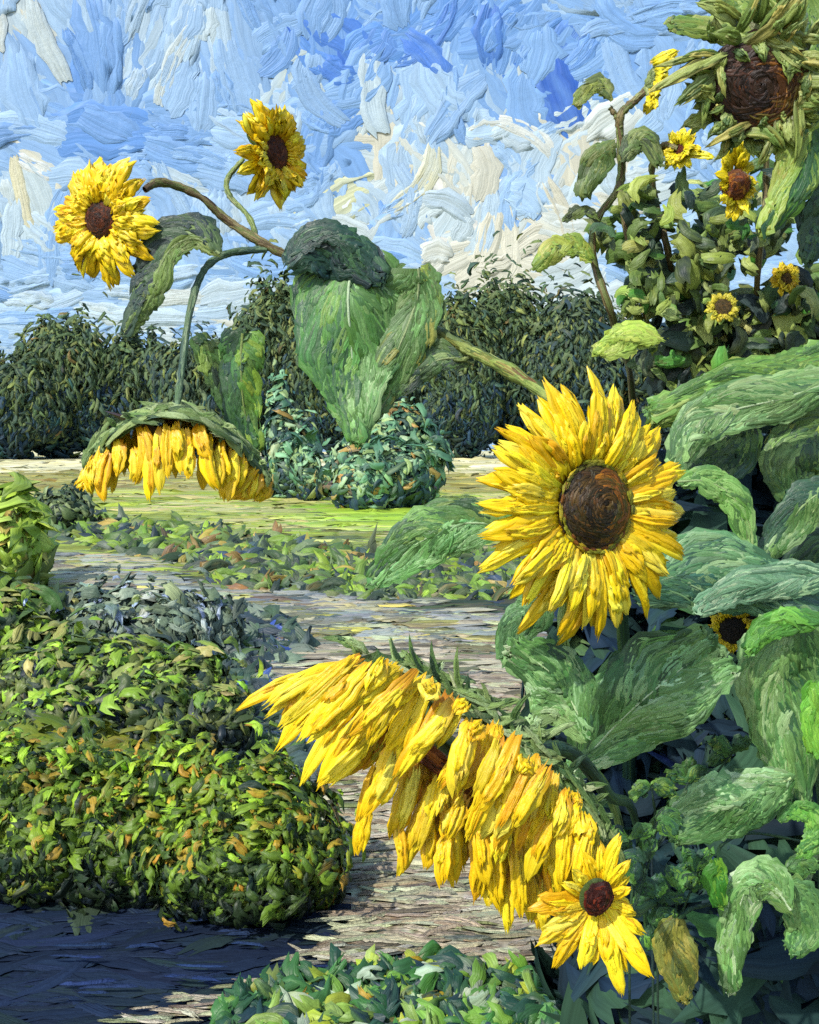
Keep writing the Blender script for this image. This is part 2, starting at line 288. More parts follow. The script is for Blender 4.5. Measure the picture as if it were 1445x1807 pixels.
def tube(m, q, r, col, k=8, c2=None):
    q = np.asarray(q, float); T = nrm(np.gradient(q, axis=0)); ref = np.array([.3, -1, .1]); B = nrm(np.cross(T, ref)); Nn = np.cross(B, T); a = np.linspace(0, 2*np.pi, k+1)
    P = q[:, None]+(B[:, None]*np.cos(a)[None, :, None]+Nn[:, None]*np.sin(a)[None, :, None])*np.asarray(r)[:, None, None]
    Ls = np.concatenate([[0], np.cumsum(np.linalg.norm(np.diff(q, axis=0), axis=1))]); rm = np.mean(r)
    uv = np.stack(np.broadcast_arrays((a/np.pi)[None], Ls[:, None]/rm*.3), -1); cc = np.broadcast_to(col, P.shape)
    m.grids(P[None], cc[None], uv[None])
G1, G2, G3 = '42563c:3 4f6440:3 364a3a:3 667646:2 2f4444:1', '3a4e42:3 485c40:3 5a6c46:2 304444:2', '546a42:3 44593e:3 6a7a4a:2 384e40:2'
LB = ['broad dark tree at the far left end of the row', 'dark round tree behind the yellow drooping flower head', 'tall dark tree left of the hanging hooked stem', 'olive dark tree behind the stem of the drooping head', 'tall tree with thin ragged top left of the big heart shaped leaf', 'dark tree behind the big heart shaped leaf',
      'tree seen just right of the big heart shaped leaf', 'bushy tree behind the slanting flower stem', 'taller green tree above the slanting flower stem', 'dark tree above the top petals of the largest round flower', 'tree behind the thin stems on the right', 'green tree behind the leafy right thicket', 'tree at the far right edge behind the thicket', 'low dark tree between the flower stems at the right', 'rounded tree just outside the left end of the row']
for i, (u, top, Y, wp, g) in enumerate([(25, 655, 74, 130, G1), (120, 572, 77, 150, G3), (235, 598, 78, 150, G1), (350, 612, 74, 150, G2), (478, 515, 80, 110, G3), (600, 570, 76, 170, G1), (740, 575, 79, 140, G2), (815, 548, 75, 110, G1), (905, 508, 78, 130, G3), (1010, 530, 76, 120, G2), (1085, 575, 79, 140, G3), (1210, 570, 75, 170, G2), (1370, 580, 77, 190, G1), (1480, 560, 78, 170, G3), (-90, 620, 75, 160, G2)]):
    tree(u, top, Y, wp*1.12, LB[[0, 1, 2, 3, 4, 5, 6, 7, 8, 9, 10, 11, 12, 13, 14][i]], g, i)

# ---- shrubs of the garden
mp_ = oil('mid_foliage_paint', .009, .45, .35); np_ = oil('near_foliage_paint', .003, .42, .35)
def shrub(name, label, cat, lobes, size, pf, n, mat, group=None, hullc='22301f', stuff=None, thick=.3, asp=.45, shape='leaf', up=0., hh=.09, hk=.78):
    # lobes: (u, v_top, v_bottom_on_ground or explicit Y, halfwidth px)
    u0, vt, Y0, hw = lobes[0]; x0 = (u0-HU)/F*Y0; t = empty(name, (x0, Y0, 0), None, label, cat, group)
    h = MB(); m = MB(); s = MB(); tot = sum(l[3]*(1) for l in lobes)
    for i, (u, vt, Y, hw) in enumerate(lobes):
        zt = EYE-(vt-HV)/F*Y; x = (u-HU)/F*Y; r = hw/F*Y; zc = zt*.45; rz = zt*.55
        hull(h, (x, Y+.1*r, zc), (r*hk, r*.8, rz*hk), lin(hullc), i)
        clump(m, (x, Y, zc), (r, r*.85, rz), int(n*hw/tot), size/F*Y, pf(vt, zt), hh, thick, zmin=.01, asp=asp, shape=shape, up=up)
        for q in range(4): tube(s, curve([(x+U(-.1, .1)*r, Y, -.02), (x+U(-.5, .5)*r, Y+U(-.2, .2)*r, zt*.7)], 6), np.linspace(.012, .005, 6)*Y/3, lin('4a4230'))
    h.build('shade_hull', mat, t); m.build('leaves', mat, t); s.build('stems', bark, t)  # hull: closed dark body added inside the leaves so gaps read as shade
    return t
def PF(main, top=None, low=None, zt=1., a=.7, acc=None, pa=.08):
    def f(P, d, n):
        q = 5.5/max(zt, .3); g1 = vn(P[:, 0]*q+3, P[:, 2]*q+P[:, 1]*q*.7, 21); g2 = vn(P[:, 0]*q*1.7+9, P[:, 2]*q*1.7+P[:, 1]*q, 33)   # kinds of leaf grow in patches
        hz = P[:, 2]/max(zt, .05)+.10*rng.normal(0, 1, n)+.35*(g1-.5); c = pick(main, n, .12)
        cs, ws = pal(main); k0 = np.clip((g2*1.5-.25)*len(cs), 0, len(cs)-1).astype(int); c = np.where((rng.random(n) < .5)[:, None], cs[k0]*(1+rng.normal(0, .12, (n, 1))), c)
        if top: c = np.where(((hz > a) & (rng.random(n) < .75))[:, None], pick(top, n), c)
        if low: c = np.where((hz < .38)[:, None] & (rng.random((n, 1)) < .85), pick(low, n), c)  # low palette paints the shade at the shrub's foot
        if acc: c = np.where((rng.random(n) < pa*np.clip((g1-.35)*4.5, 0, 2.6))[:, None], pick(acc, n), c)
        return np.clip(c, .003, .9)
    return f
TEAL = '5f8f6a:3 4a7658:3 86b086:2 38594a:2.5 8fa868:1.5 2b4444:2 a0bc92:1'
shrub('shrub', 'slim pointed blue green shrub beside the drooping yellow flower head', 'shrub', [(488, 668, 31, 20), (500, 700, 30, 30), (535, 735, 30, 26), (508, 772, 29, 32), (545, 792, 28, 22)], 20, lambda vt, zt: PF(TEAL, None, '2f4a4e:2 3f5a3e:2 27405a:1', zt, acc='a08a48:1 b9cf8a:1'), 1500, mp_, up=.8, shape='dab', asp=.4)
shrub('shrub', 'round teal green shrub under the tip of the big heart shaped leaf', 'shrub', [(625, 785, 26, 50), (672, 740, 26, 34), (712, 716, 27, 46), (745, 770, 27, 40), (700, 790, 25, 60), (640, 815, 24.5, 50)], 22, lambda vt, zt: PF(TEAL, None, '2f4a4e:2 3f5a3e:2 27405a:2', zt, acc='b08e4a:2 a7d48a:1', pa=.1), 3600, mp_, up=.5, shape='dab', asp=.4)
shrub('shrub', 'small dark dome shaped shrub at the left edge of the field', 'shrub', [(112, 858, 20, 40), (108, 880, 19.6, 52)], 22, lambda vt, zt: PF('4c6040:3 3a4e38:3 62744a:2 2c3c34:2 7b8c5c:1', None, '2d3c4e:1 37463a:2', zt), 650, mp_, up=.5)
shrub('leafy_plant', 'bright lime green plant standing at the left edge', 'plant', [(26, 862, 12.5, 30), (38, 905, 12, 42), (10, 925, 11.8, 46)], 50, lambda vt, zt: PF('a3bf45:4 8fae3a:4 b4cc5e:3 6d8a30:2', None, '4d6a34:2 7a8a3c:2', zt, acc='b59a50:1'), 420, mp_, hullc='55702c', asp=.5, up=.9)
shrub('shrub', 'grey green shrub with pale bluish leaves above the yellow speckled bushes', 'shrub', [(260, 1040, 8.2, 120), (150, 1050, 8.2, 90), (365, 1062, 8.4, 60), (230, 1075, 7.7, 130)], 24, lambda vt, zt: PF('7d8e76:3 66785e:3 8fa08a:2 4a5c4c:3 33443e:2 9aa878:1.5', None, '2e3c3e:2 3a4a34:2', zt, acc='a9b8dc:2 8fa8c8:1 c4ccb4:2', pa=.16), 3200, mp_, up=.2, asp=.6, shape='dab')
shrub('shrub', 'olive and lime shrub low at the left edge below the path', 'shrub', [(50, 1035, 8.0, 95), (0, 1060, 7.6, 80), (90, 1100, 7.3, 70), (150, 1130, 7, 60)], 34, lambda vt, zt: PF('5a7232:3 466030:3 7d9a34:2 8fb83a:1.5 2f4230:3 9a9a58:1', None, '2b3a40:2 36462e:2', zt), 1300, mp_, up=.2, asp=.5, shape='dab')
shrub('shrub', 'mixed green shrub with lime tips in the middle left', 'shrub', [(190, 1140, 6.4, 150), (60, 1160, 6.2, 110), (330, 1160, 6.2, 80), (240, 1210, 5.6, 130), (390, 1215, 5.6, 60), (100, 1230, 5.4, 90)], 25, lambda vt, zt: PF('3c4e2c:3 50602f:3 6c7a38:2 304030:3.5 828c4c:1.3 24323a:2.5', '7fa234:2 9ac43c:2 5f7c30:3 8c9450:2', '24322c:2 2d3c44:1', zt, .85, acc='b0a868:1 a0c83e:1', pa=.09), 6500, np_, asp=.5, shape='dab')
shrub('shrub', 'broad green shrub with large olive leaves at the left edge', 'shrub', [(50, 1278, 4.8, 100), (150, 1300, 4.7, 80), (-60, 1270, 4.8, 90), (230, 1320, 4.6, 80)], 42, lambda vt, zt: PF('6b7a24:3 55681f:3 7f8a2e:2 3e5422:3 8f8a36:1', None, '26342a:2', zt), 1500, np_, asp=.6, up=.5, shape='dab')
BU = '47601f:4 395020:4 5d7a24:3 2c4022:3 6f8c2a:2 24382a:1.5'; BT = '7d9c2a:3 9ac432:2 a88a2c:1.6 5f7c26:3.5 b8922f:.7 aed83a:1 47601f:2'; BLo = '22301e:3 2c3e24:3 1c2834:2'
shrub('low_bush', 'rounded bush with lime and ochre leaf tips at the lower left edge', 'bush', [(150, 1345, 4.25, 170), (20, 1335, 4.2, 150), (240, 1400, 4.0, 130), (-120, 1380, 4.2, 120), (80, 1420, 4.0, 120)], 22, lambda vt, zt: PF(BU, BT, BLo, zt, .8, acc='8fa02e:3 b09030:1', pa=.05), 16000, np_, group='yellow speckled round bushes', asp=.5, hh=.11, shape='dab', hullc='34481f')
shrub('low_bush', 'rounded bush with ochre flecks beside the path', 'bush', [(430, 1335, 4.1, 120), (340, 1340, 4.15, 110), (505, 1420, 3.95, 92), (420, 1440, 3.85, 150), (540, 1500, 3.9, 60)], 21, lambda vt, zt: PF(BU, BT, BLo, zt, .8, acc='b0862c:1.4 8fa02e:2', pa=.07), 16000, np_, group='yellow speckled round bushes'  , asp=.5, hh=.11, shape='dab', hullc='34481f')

# ---- low planting along the far side of the path, and ground cover in front
def cover(name, label, cat, n, area, size, p, mat, lift=(0, .1), up=.2, asp=.5):
    m = MB(); u0, u1, v0, v1, poly = area; u = U(u0, u1, n*2); v = U(v0, v1, n*2); k = inpoly(u, v, poly) if poly else np.ones(n*2, bool); u, v = u[k][:n], v[k][:n]; n = len(u)
    Y = gY(v); P = W(u, v, Y); P[:, 2] += U(lift[0], lift[1], n); s = size/F*Y*U(.5, 1.4, n); c1, c2 = pick(p, n), pick(p, n)
    dv = rng.normal(0, 1, (n, 3)); dv[:, 1] *= .4; dv[:, 2] *= .6; Nd = nrm(np.stack([rng.normal(0, .35, n), -np.ones(n), U(.4, 1.6, n)], -1))
    dabs(m, P, Nd, s, s*asp*U(.7, 1.3, n), s*.09, c1, c1*.6+c2*.4, up=up, dirv=dv, shape='dab', bend=1.4, rag=.3); o = m.build(name, mat); tag(o, label, cat, kind='stuff'); return o
cover('ground_cover', 'mixed low greenery between the yellow green field and the gravel path', 'ground cover', 1700, (60, 930, 905, 1062, [(60, 950), (190, 915), (420, 945), (620, 980), (900, 985), (980, 1070), (900, 1095), (700, 1075), (560, 1050), (380, 1045), (330, 1000), (120, 965)]), 46, '4f6a34:3 3c5038:3 6f9038:3 2f3e3c:3 8fb03a:2 5a6a58:2 7a8a5a:2 3a4c62:1 b09a52:.8 8a6a3a:.5', mp_, (0, .06), asp=.34, up=-.1)
cover('ground_cover', 'dark green leafy ground cover with yellow flecks along the front of the path', 'ground cover', 2300, (380, 1340, 1660, 1960, [(370, 1860), (420, 1780), (560, 1745), (760, 1715), (960, 1745), (1100, 1690), (1340, 1690), (1340, 1960), (370, 1960)]), 52, '2f5a34:4 24463a:4 447a3a:3 1f3640:3 6d9a3a:2.4 8aa84e:1.2 a8b83a:1 a9bfa0:1 c0a030:.5', np_, (0, .08), asp=.5, up=.1)
cover('ground_cover', 'sparse dark leaves edging the path beside the shrubs', 'ground cover', 800, (280, 640, 1050, 1400, [(320, 1060), (480, 1090), (540, 1150), (450, 1200), (520, 1290), (620, 1370), (560, 1400), (280, 1260)]), 46, '3f5548:3 54665e:3 2f4048:3 4c6a34:1.5 31509a:.7 7d8c7a:1.5', mp_, (0, .06))

# ================================================================== LEAVES, STEMS, FLOWER HEADS of the sunflowers
lp_ = oil('leaf_paint', .0016, .42, .4, tint=.28); pp_ = oil('petal_paint', .0011, .38, .4, tint=.16); dp_ = oil('seed_disc_paint', .0015, .45, .35); sp_ = oil('stem_paint', .0012, .45, .35)
def leaf(parent, mid, wa, wb, Y, p, p2=None, n=70, fold=.15, dy=0., sl=70, sw=16, rib='9db57c', flow=.7, label=None, nick=.07, cup=0., name='leaf', ribw=3.):
    """a blade round a midrib: mid = midrib in photo positions, wa / wb = half widths on either side, dy = how far the tip stands nearer (-) or farther"""
    K = 26; mc = curve(mid, K); tt = np.linspace(0, 1, K); wa = np.interp(tt, np.linspace(0, 1, len(wa)), wa); wb = np.interp(tt, np.linspace(0, 1, len(wb)), wb)
    sd_ = rng.integers(1000); px = Y/F; D = nrm(np.gradient(mc, axis=0)); A = np.stack([D[:, 1], -D[:, 0]], -1)
    if not isinstance(fold, tuple): fold = (fold, fold)
    def S(t, s):
        t = np.clip(t, 0, 1); i = t*(K-1); f = lambda arr: np.interp(i, np.arange(K), arr)
        u, v, au, av = f(mc[:, 0]), f(mc[:, 1]), f(A[:, 0]), f(A[:, 1]); wv = np.where(s > 0, f(wa), f(wb)); wv = wv*(1+nick*2*(vn(t*14, s*0+np.sign(s)*3, sd_)-.5)*np.abs(s))
        Yl = Y+dy*t+np.abs(s)*wv*px*np.where(s > 0, fold[0], fold[1])+.5*cup*(s*s-1)*wv*px+.10*wv*px*np.sin(t*9+s*2+sd_)
        return W(u+au*wv*s, v+av*wv*s, Yl)
    lf = MB(); a, b = np.meshgrid(np.linspace(0, 1, 30), np.linspace(-1, 1, 13), indexing='ij'); P, N = on_surface(S, np.clip(a, 0, .997), np.clip(b, -1, .998)); N = np.where((N[..., 1:2] > 0), -N, N)
    base = pick(p, 1)[0]*.8; uvg = np.stack([b*2+sd_, a*3], -1)
    N_ = N; P[..., :] = P; lf.grids((P+N_*.0005)[None], np.broadcast_to(base, P[None].shape), uvg[None]); lf.grids((P-N_*.0025)[None], np.broadcast_to(base, P[None].shape), uvg[None], flip=True)
    for side in (0, 1):
        k = n if side == 0 else n//3
        s0 = U(-1, 1, k); t0 = U(-.02, .97, k); sg = np.sign(s0); K2 = 8; q = np.linspace(0, 1, K2)[None]
        Lm = np.linalg.norm(np.diff(mc, axis=0), axis=1).sum(); wm = max(wa.mean(), wb.mean(), 6); al = np.radians(U(8, 60, k))*flow; Ls = U(.5, 1.3, k)*sl
        ta = t0[:, None]+np.cos(al)[:, None]*q*(Ls/Lm)[:, None]; sa = s0[:, None]*.9+(sg*np.sin(al)*Ls/wm)[:, None]*(q-.2)*(1-.35*q)
        ta = np.clip(ta, 0, .99); sa = np.clip(sa, -.97, .97)+0.
        Pq, Nq = on_surface(S, ta, sa); Nq = np.where(Nq[..., 1:2] > 0, -Nq, Nq); Nq = Nq if side == 0 else -Nq
        Pq = Pq+Nq*(.001+.0015*rng.random(k))[:, None, None]+(0 if side == 0 else Nq*.002)
        sel = (s0 > 0)[:, None]; cA = pick(p, k, .14); c1 = np.where(sel, cA, pick(p2 or p, k, .14)); cB = pick(p, k, .14); c2 = np.where(sel, cB, pick(p2 or p, k, .14))  # p and p2 paint a sunlit and a shaded half into the blade
        lf.strokes(Pq, Nq, U(.6, 1.6, k)*sw*1.25*px, U(.6, 1.3, k)*sw*px*.085, c1, c1*.55+c2*.45, rag=.2)
    o = lf.build(name, lp_, parent, label)
    if rib:
        rb = MB(); t = np.linspace(0, .95, 18); Pq, Nq = on_surface(S, t, t*0+.001); Nq = np.where(Nq[..., 1:2] > 0, -Nq, Nq); r = np.linspace(1, .35, 18)*ribw*px
        tube(rb, Pq+Nq*.001, r, lin(rib), 6)
        rb.build('midrib', sp_, o)
    return o
def stem(parent, pts, wpx, p, name='stem', rough=1., tip=.8):
    """pts: (u, v, Y)"""
    q3 = np.array([W(a, b, c) for a, b, c in pts]); n = max(12, len(pts)*7); q = curve(q3, n); Ym = np.mean([a[2] for a in pts]); px = Ym/F; r = np.linspace(1, tip, n)*wpx/2*px*(1+.12*rng.normal(0, 1, n)*rough)
    m = MB(); tube(m, q, r, pick(p, 1)[0]*.8, 10); k = int(n*3.2); i0 = rng.integers(0, n-6, k); idx = i0[:, None]+np.arange(6)[None]; a = U(0, 2*np.pi, k)
    T = nrm(np.gradient(q, axis=0)); B = nrm(np.cross(T, np.array([.3, -1, .1]))); Nn = np.cross(B, T); d = B[idx]*np.cos(a)[:, None, None]+Nn[idx]*np.sin(a)[:, None, None]
    P = q[idx]+d*(r[idx]*1.0)[..., None]; c = pick(p, k); c2 = pick(p, k); m.strokes(P, d, wpx*px*.5, wpx*px*.07, c, c*.5+c2*.5, cols=5, rag=.3); return m.build(name, sp_, parent)
YEL = 'f0cf14:5 e6be0e:4 f6dc2a:4 f4e04c:1.5 dca812:1.5 c9b018:.8'
ORB = 'a8560e:3 c47a10:3 8e6a10:2 d89a12:2 8a8a1c:1.5'
def petal(parent, base, tip, wd, nrmv, p=YEL, bend=0., side=0., lift=0., extra=2, name='petal', shape='petal', mat=None, orb=ORB):
    b, e = np.asarray(base, float), np.asarray(tip, float); L = np.linalg.norm(e-b); D = (e-b)/L; N = nrm(np.asarray(nrmv, float)-D*np.dot(nrmv, D)); B = np.cross(N, D); t = np.linspace(0, 1, 9)[:, None]
    P = b+D*L*t+N*(L*bend*(t-t*t)*4*.25+L*lift*t*t)+B*L*side*(t-t*t); m = MB()
    Nk = np.broadcast_to(N, P.shape)-D*(bend*(1-2*t)+2*lift*t); c = pick(p, 1, .08); c2 = pick(p, 1, .08); c0 = pick(orb, 1)
    m.strokes(P[None], Nk[None], wd, wd*.085, c, c*.5+c2*.5, cols=8, shape=shape, rag=.12, c0=c0, back=.6)
    for i in range(extra):
        a, z = sorted((U(0, .45), U(.55, 1.0))); tq = np.linspace(a, z, 8)[:, None]; off = U(-.25, .25)*wd
        Pq = b+D*L*tq+N*(L*bend*(tq-tq*tq)*4*.25+L*lift*tq*tq+wd*.09*(i+1))+B*(L*side*(tq-tq*tq)+off); Nq = np.broadcast_to(N, Pq.shape)-D*(bend*(1-2*tq)+2*lift*tq); c = pick(p, 1, .08); c2 = pick(p, 1, .1)
        m.strokes(Pq[None], Nq[None], wd*U(.4, .65), wd*.1, c, c*.5+c2*.5, cols=7, shape='dab', rag=.35)
    return m.build(name, mat or pp_, parent)
def frame(n):
    n = nrm(np.asarray(n, float)); up = np.array([0, 0, 1.]); e1 = nrm(np.cross(up, n)); e2 = np.cross(n, e1); return e1, e2, n      # e1 = screen left->right for n towards camera
def disc(parent, Cc, n, r, dome, p, prim='5a3416:1', rim=None, k=170, mat=None):
    e1, e2, n = frame(n); m = MB(); a, b = np.meshgrid(np.linspace(0, 2*np.pi, 33), np.linspace(0, 1, 10), indexing='ij')
    def S(th, q): q = np.clip(q, 0, 1); ql = q[..., None]; return Cc+(e1*np.cos(th)[..., None]+e2*np.sin(th)[..., None])*ql*r+n*(dome*(1-ql**2.2))
    P = S(a, b); m.grids(P[None], np.broadcast_to(pick(p, 1)[0]*.8, P[None].shape), np.stack([a*2, b*2], -1)[None]); P2 = P-n*(dome*1.2*b[..., None]**0+r*.12); m.grids(P2[None], np.broadcast_to(lin('4a5a2a'), P2[None].shape), np.stack([a, b], -1)[None], flip=True)
    q = np.sqrt(U(0, 1, k)); th = U(0, 2*np.pi, k); ww_ = rng.normal(0, .5, (k, 1)); sp = np.linspace(-.3, .3, 7)[None]*(1/np.maximum(q, .3))[:, None]; A = th[:, None]+sp*np.cos(ww_); Q = np.clip(q[:, None]+.8*np.sin(ww_)*sp*q[:, None], 0, 1.); Pq = S(A, Q)
    N = np.broadcast_to(n, Pq.shape)+(Pq-Cc)/r*.5; c = pick(p, k, .2); 
    if rim: c = np.where(((q > .38) & (np.cos(th-.1) > .05))[:, None], pick(rim, k), c)
    c2 = pick(p, k, .2); m.strokes(Pq+nrm(N)*r*.02*rng.random((k, 1, 1)), N, r*.17, r*.02, c, c*.6+c2*.4, rag=.3); return m.build('seed_disc', mat or dp_, parent)
def head(parent, u, v, Y, n, r, L, np_l, dp='2a1a12:3 3c2414:3 5a3818:3 7a4a1a:2 8f5a1e:1', pp=YEL, label=None, dome=.25, wd=None, layers=((0, 0, 1.), (.35, .5, .9)), jit=.15, rimc=None, arc=(0, 360), sep=14, orb=ORB, lenf=None, off=(0, 0), twist=.13):
    Cc = W(u, v, Y); e1, e2, n = frame(n); h = empty('flower_head', Cc, parent, label); wd = wd or 2*np.pi*(r+L*.45)/np_l*1.15
    if r > 0: disc(h, Cc+n*r*.1, n, r, r*dome, dp, rim=rimc)
    for (lift, ph0, lf) in layers:
        for i in range(np_l):
            ph = np.radians(arc[0]+(arc[1]-arc[0])*(i+ph0+U(-.25, .25))/np_l); d = e1*np.cos(ph)+e2*np.sin(ph); Lk = L*lf*U(1-jit*1.4, 1+jit)*(lenf(ph) if lenf else 1)
            tw = nrm(d+(-e1*np.sin(ph)+e2*np.cos(ph))*rng.normal(0, twist)); b = Cc+d*r*.93+n*(-.006+.012*lift); e = b+(tw*np.cos(lift*.9)+n*np.sin(lift*.9))*Lk+n*rng.normal(0, .06)*L
            petal(h, b, e, wd*U(.8, 1.25), n+rng.normal(0, .15, 3), pp, bend=U(.1, .5), side=rng.normal(0, .12), lift=U(-.25, .05), extra=2, orb=orb)
    for i in range(sep):
        ph = 2*np.pi*(i+U(-.3, .3))/max(sep, 1); d = e1*np.cos(ph)+e2*np.sin(ph); b = Cc+d*r*.5-n*(r*.35+.004); petal(h, b, b+(d*.9-n*.2)*(r*.75+L*.3), wd*.8, -n, '6e8c3c:3 4f7034:3 8aa05a:2', extra=1, name='bract', mat=lp_, orb='4f7034:1')
    return h

GR = '4f7a3c:3 3f6834:3 648f4c:3 335832:2.5 86ac70:1.3 2b4a34:1.5'; GP = '6f9a5a:3 84aa70:3 5a8848:3 a0bc8e:1.2 466f3e:2.5'; GD = '2c4a38:3 385a3a:3 24403c:2 48683c:2 1f3634:1'; GO = '7a8a44:3 637638:3 94a054:2 4a5c30:2 a8ac6a:1'
GS = '6f8448:3 8a9a5c:3 566a38:2 a0aa74:1.5'; GB = '7a6a4a:3 5c4e34:2 6f7a44:3 92865e:2'

# ---- the branching sunflower reaching to the upper left
pA = empty('sunflower_plant', W(1110, 1400, 2.75)*np.array([1, 1, 0]), None, 'branching sunflower with three yellow heads at the upper left and a big heart shaped leaf', 'sunflower')
stem(pA, [(985, 712, 1.62), (900, 655, 1.7), (830, 618, 1.78), (765, 580, 1.84)], 21, GO+' 7a5a30:1.5', tip=.8)
stem(pA, [(1110, 1960, 2.75), (1110, 1400, 2.7), (1090, 1000, 2.2), (1040, 800, 1.75), (985, 712, 1.62)], 22, GD)
stem(pA, [(765, 582, 1.84), (660, 520, 1.92), (560, 475, 1.95), (515, 455, 1.95)], 17, GO)
stem(pA, [(520, 458, 1.95), (462, 428, 1.95), (400, 388, 1.95), (350, 345, 1.93), (285, 322, 1.9), (255, 335, 1.88)], 14, GB)
stem(pA, [(455, 432, 1.95), (440, 385, 1.97), (405, 345, 2.0), (402, 315, 2.02), (430, 280, 2.02)], 9, GS)
stem(pA, [(470, 440, 1.95), (400, 448, 1.93), (358, 480, 1.9), (336, 545, 1.86), (322, 640, 1.8), (312, 720, 1.76)], 12, '4f6a4a:3 6b8464:3 38544a:3 8a9a78:1')
head(pA, 178, 388, 1.86, (-.42, -1, -.18), .031, .068, 22, '241410:4 4a2414:3 6a3416:2', label='round yellow flower head at the far left of the sky', dome=.3, wd=.03, layers=((.0, 0, 1.1), (.15, .5, .85), (.4, .2, .55)), sep=8, orb='c88a12:3 b06a10:3 e0b010:2', lenf=lambda p: 1.08)
head(pA, 483, 270, 2.02, (1.0, -.72, -.05), .034, .06, 20, '5a2c14:3 3c1c10:3 7a3c18:2', label='smaller yellow flower head turned to the right under the top of the sky', dome=.3, wd=.03, layers=((.1, 0, 1.), (.6, .5, .8)), sep=8, orb='d08a12:3 c06010:3')
hb = empty('flower_head', W(310, 760, 1.76), pA, 'flower head hanging face down over the field with ragged orange yellow petals')
arcp = curve([(150, 805), (185, 765), (245, 728), (312, 716), (375, 738), (435, 785), (480, 845)], 40)
m = MB(); th, q = np.meshgrid(np.linspace(0, np.pi, 24), np.linspace(0, 1, 8), indexing='ij'); au = np.interp(th, np.linspace(0, np.pi, 40), arcp[:, 0]); av = np.interp(th, np.linspace(0, np.pi, 40), arcp[:, 1]); P = W(au, av+q*20+3*np.sin(th*9), 1.76+.12*(.5-np.sin(th)*(q)*1.3)); m.grids(P[None], np.broadcast_to(lin('4a6038'), P[None].shape), np.stack([th*4, q], -1)[None])
P = W(au, av+q*20, 1.80+.12*np.sin(th)*q); m.grids(P[None], np.broadcast_to(lin('4a6038'), P[None].shape), np.stack([th*4, q], -1)[None], flip=True)
k = 190; i = rng.integers(0, 36, k); idx = np.clip(i[:, None]+np.linspace(-2.5, 2.5, 6)[None], 0, 39); qq = U(-.1, 1, k)[:, None]; uu = np.interp(idx, np.arange(40), arcp[:, 0]); vv = np.interp(idx, np.arange(40), arcp[:, 1])+qq*18+U(-4, 4, k)[:, None]
vv = vv+np.linspace(-1, 1, 6)[None]*rng.normal(0, 1, (k, 1))*8; Pq = W(uu, vv, 1.755+.12*(.5-np.sin(idx/39*np.pi)*qq*1.3)-.012*rng.random((k, 1))); Nq = np.zeros_like(Pq)+np.array([0, -1, .6]); c = pick('6f8a4c:3 8a9e62:3 4f6a3a:3 3a5236:2 9aae7c:1.5', k); m.strokes(Pq, Nq, 12/F*1.76, .0014, c, c*.6+.4*pick(GS, k), rag=.3); m.build('calyx', lp_, hb)
m = MB(); a, b = np.meshgrid(np.linspace(0, 2*np.pi, 33), np.linspace(0, 1, 8), indexing='ij')
Cd = W(318, 800, 1.8); P = Cd+np.stack([np.cos(a)*b*.125, np.sin(a)*b*.06, -.006*np.cos(a)*b-.02*(1-b**2)+.035-.03*np.cos(a)*b], -1); m.grids(P[None], np.broadcast_to(lin('4a2c16'), P[None].shape), np.stack([a*2, b*3], -1)[None]); m.build('seed_disc', dp_, hb)
for j in range(64):
    f = (j % 32+U(0, 1))/32; ft = j < 32; i = f*39; bu, bv = np.interp(i, np.arange(40), arcp[:, 0]), np.interp(i, np.arange(40), arcp[:, 1]); sp = np.sin(f*np.pi); Yb = 1.80-.11*sp if ft else 1.80+.04*sp
    b_ = bv+12+14*sp*(.4 if not ft else 1)+U(-4, 12)+(U(10, 40)*sp if j % 3 == 0 else 0); Ln = U(60, 120)*(.5+.5*sp)*(1-.25*(f < .15)); tx = bu+(f-.35)*26+U(-14, 14) if not f > .75 else bu-U(10, 55); ty = min(b_+Ln, 882)
    petal(hb, W(bu+U(-4, 4), b_, Yb), W(tx, ty, Yb-.012), U(17, 28)/F*1.78, (U(-.3, .3), -1, .2), 'f2ce16:5 eabf12:4 e2a814:2 f6de34:2 c9981a:.8', bend=U(-.2, .5), side=rng.normal(0, .3), extra=2, orb='b0680e:2 c8881a:2 dca418:3')
for j in range(30):
    f = (j+U(0, 1))/30; bu, bv = np.interp(f*39, np.arange(40), arcp[:, 0]), np.interp(f*39, np.arange(40), arcp[:, 1]); an = np.radians(U(40, 140) if j % 3 else U(0, 360)); Ln = U(14, 34); Yb = 1.76+.12*(.5-np.sin(f*np.pi))*.6-.02
    petal(hb, W(bu, bv+4, Yb), W(bu+np.cos(an)*Ln, bv+4+np.sin(an)*Ln, Yb-.008), 11/F*1.76, (0, -1, .4), '6f8a4c:3 8a9e62:3 4f6a3a:3 3a5236:2', side=U(-.5, .5), bend=.4, extra=1, name='bract', shape='leaf', mat=lp_, orb='4f7034:1')
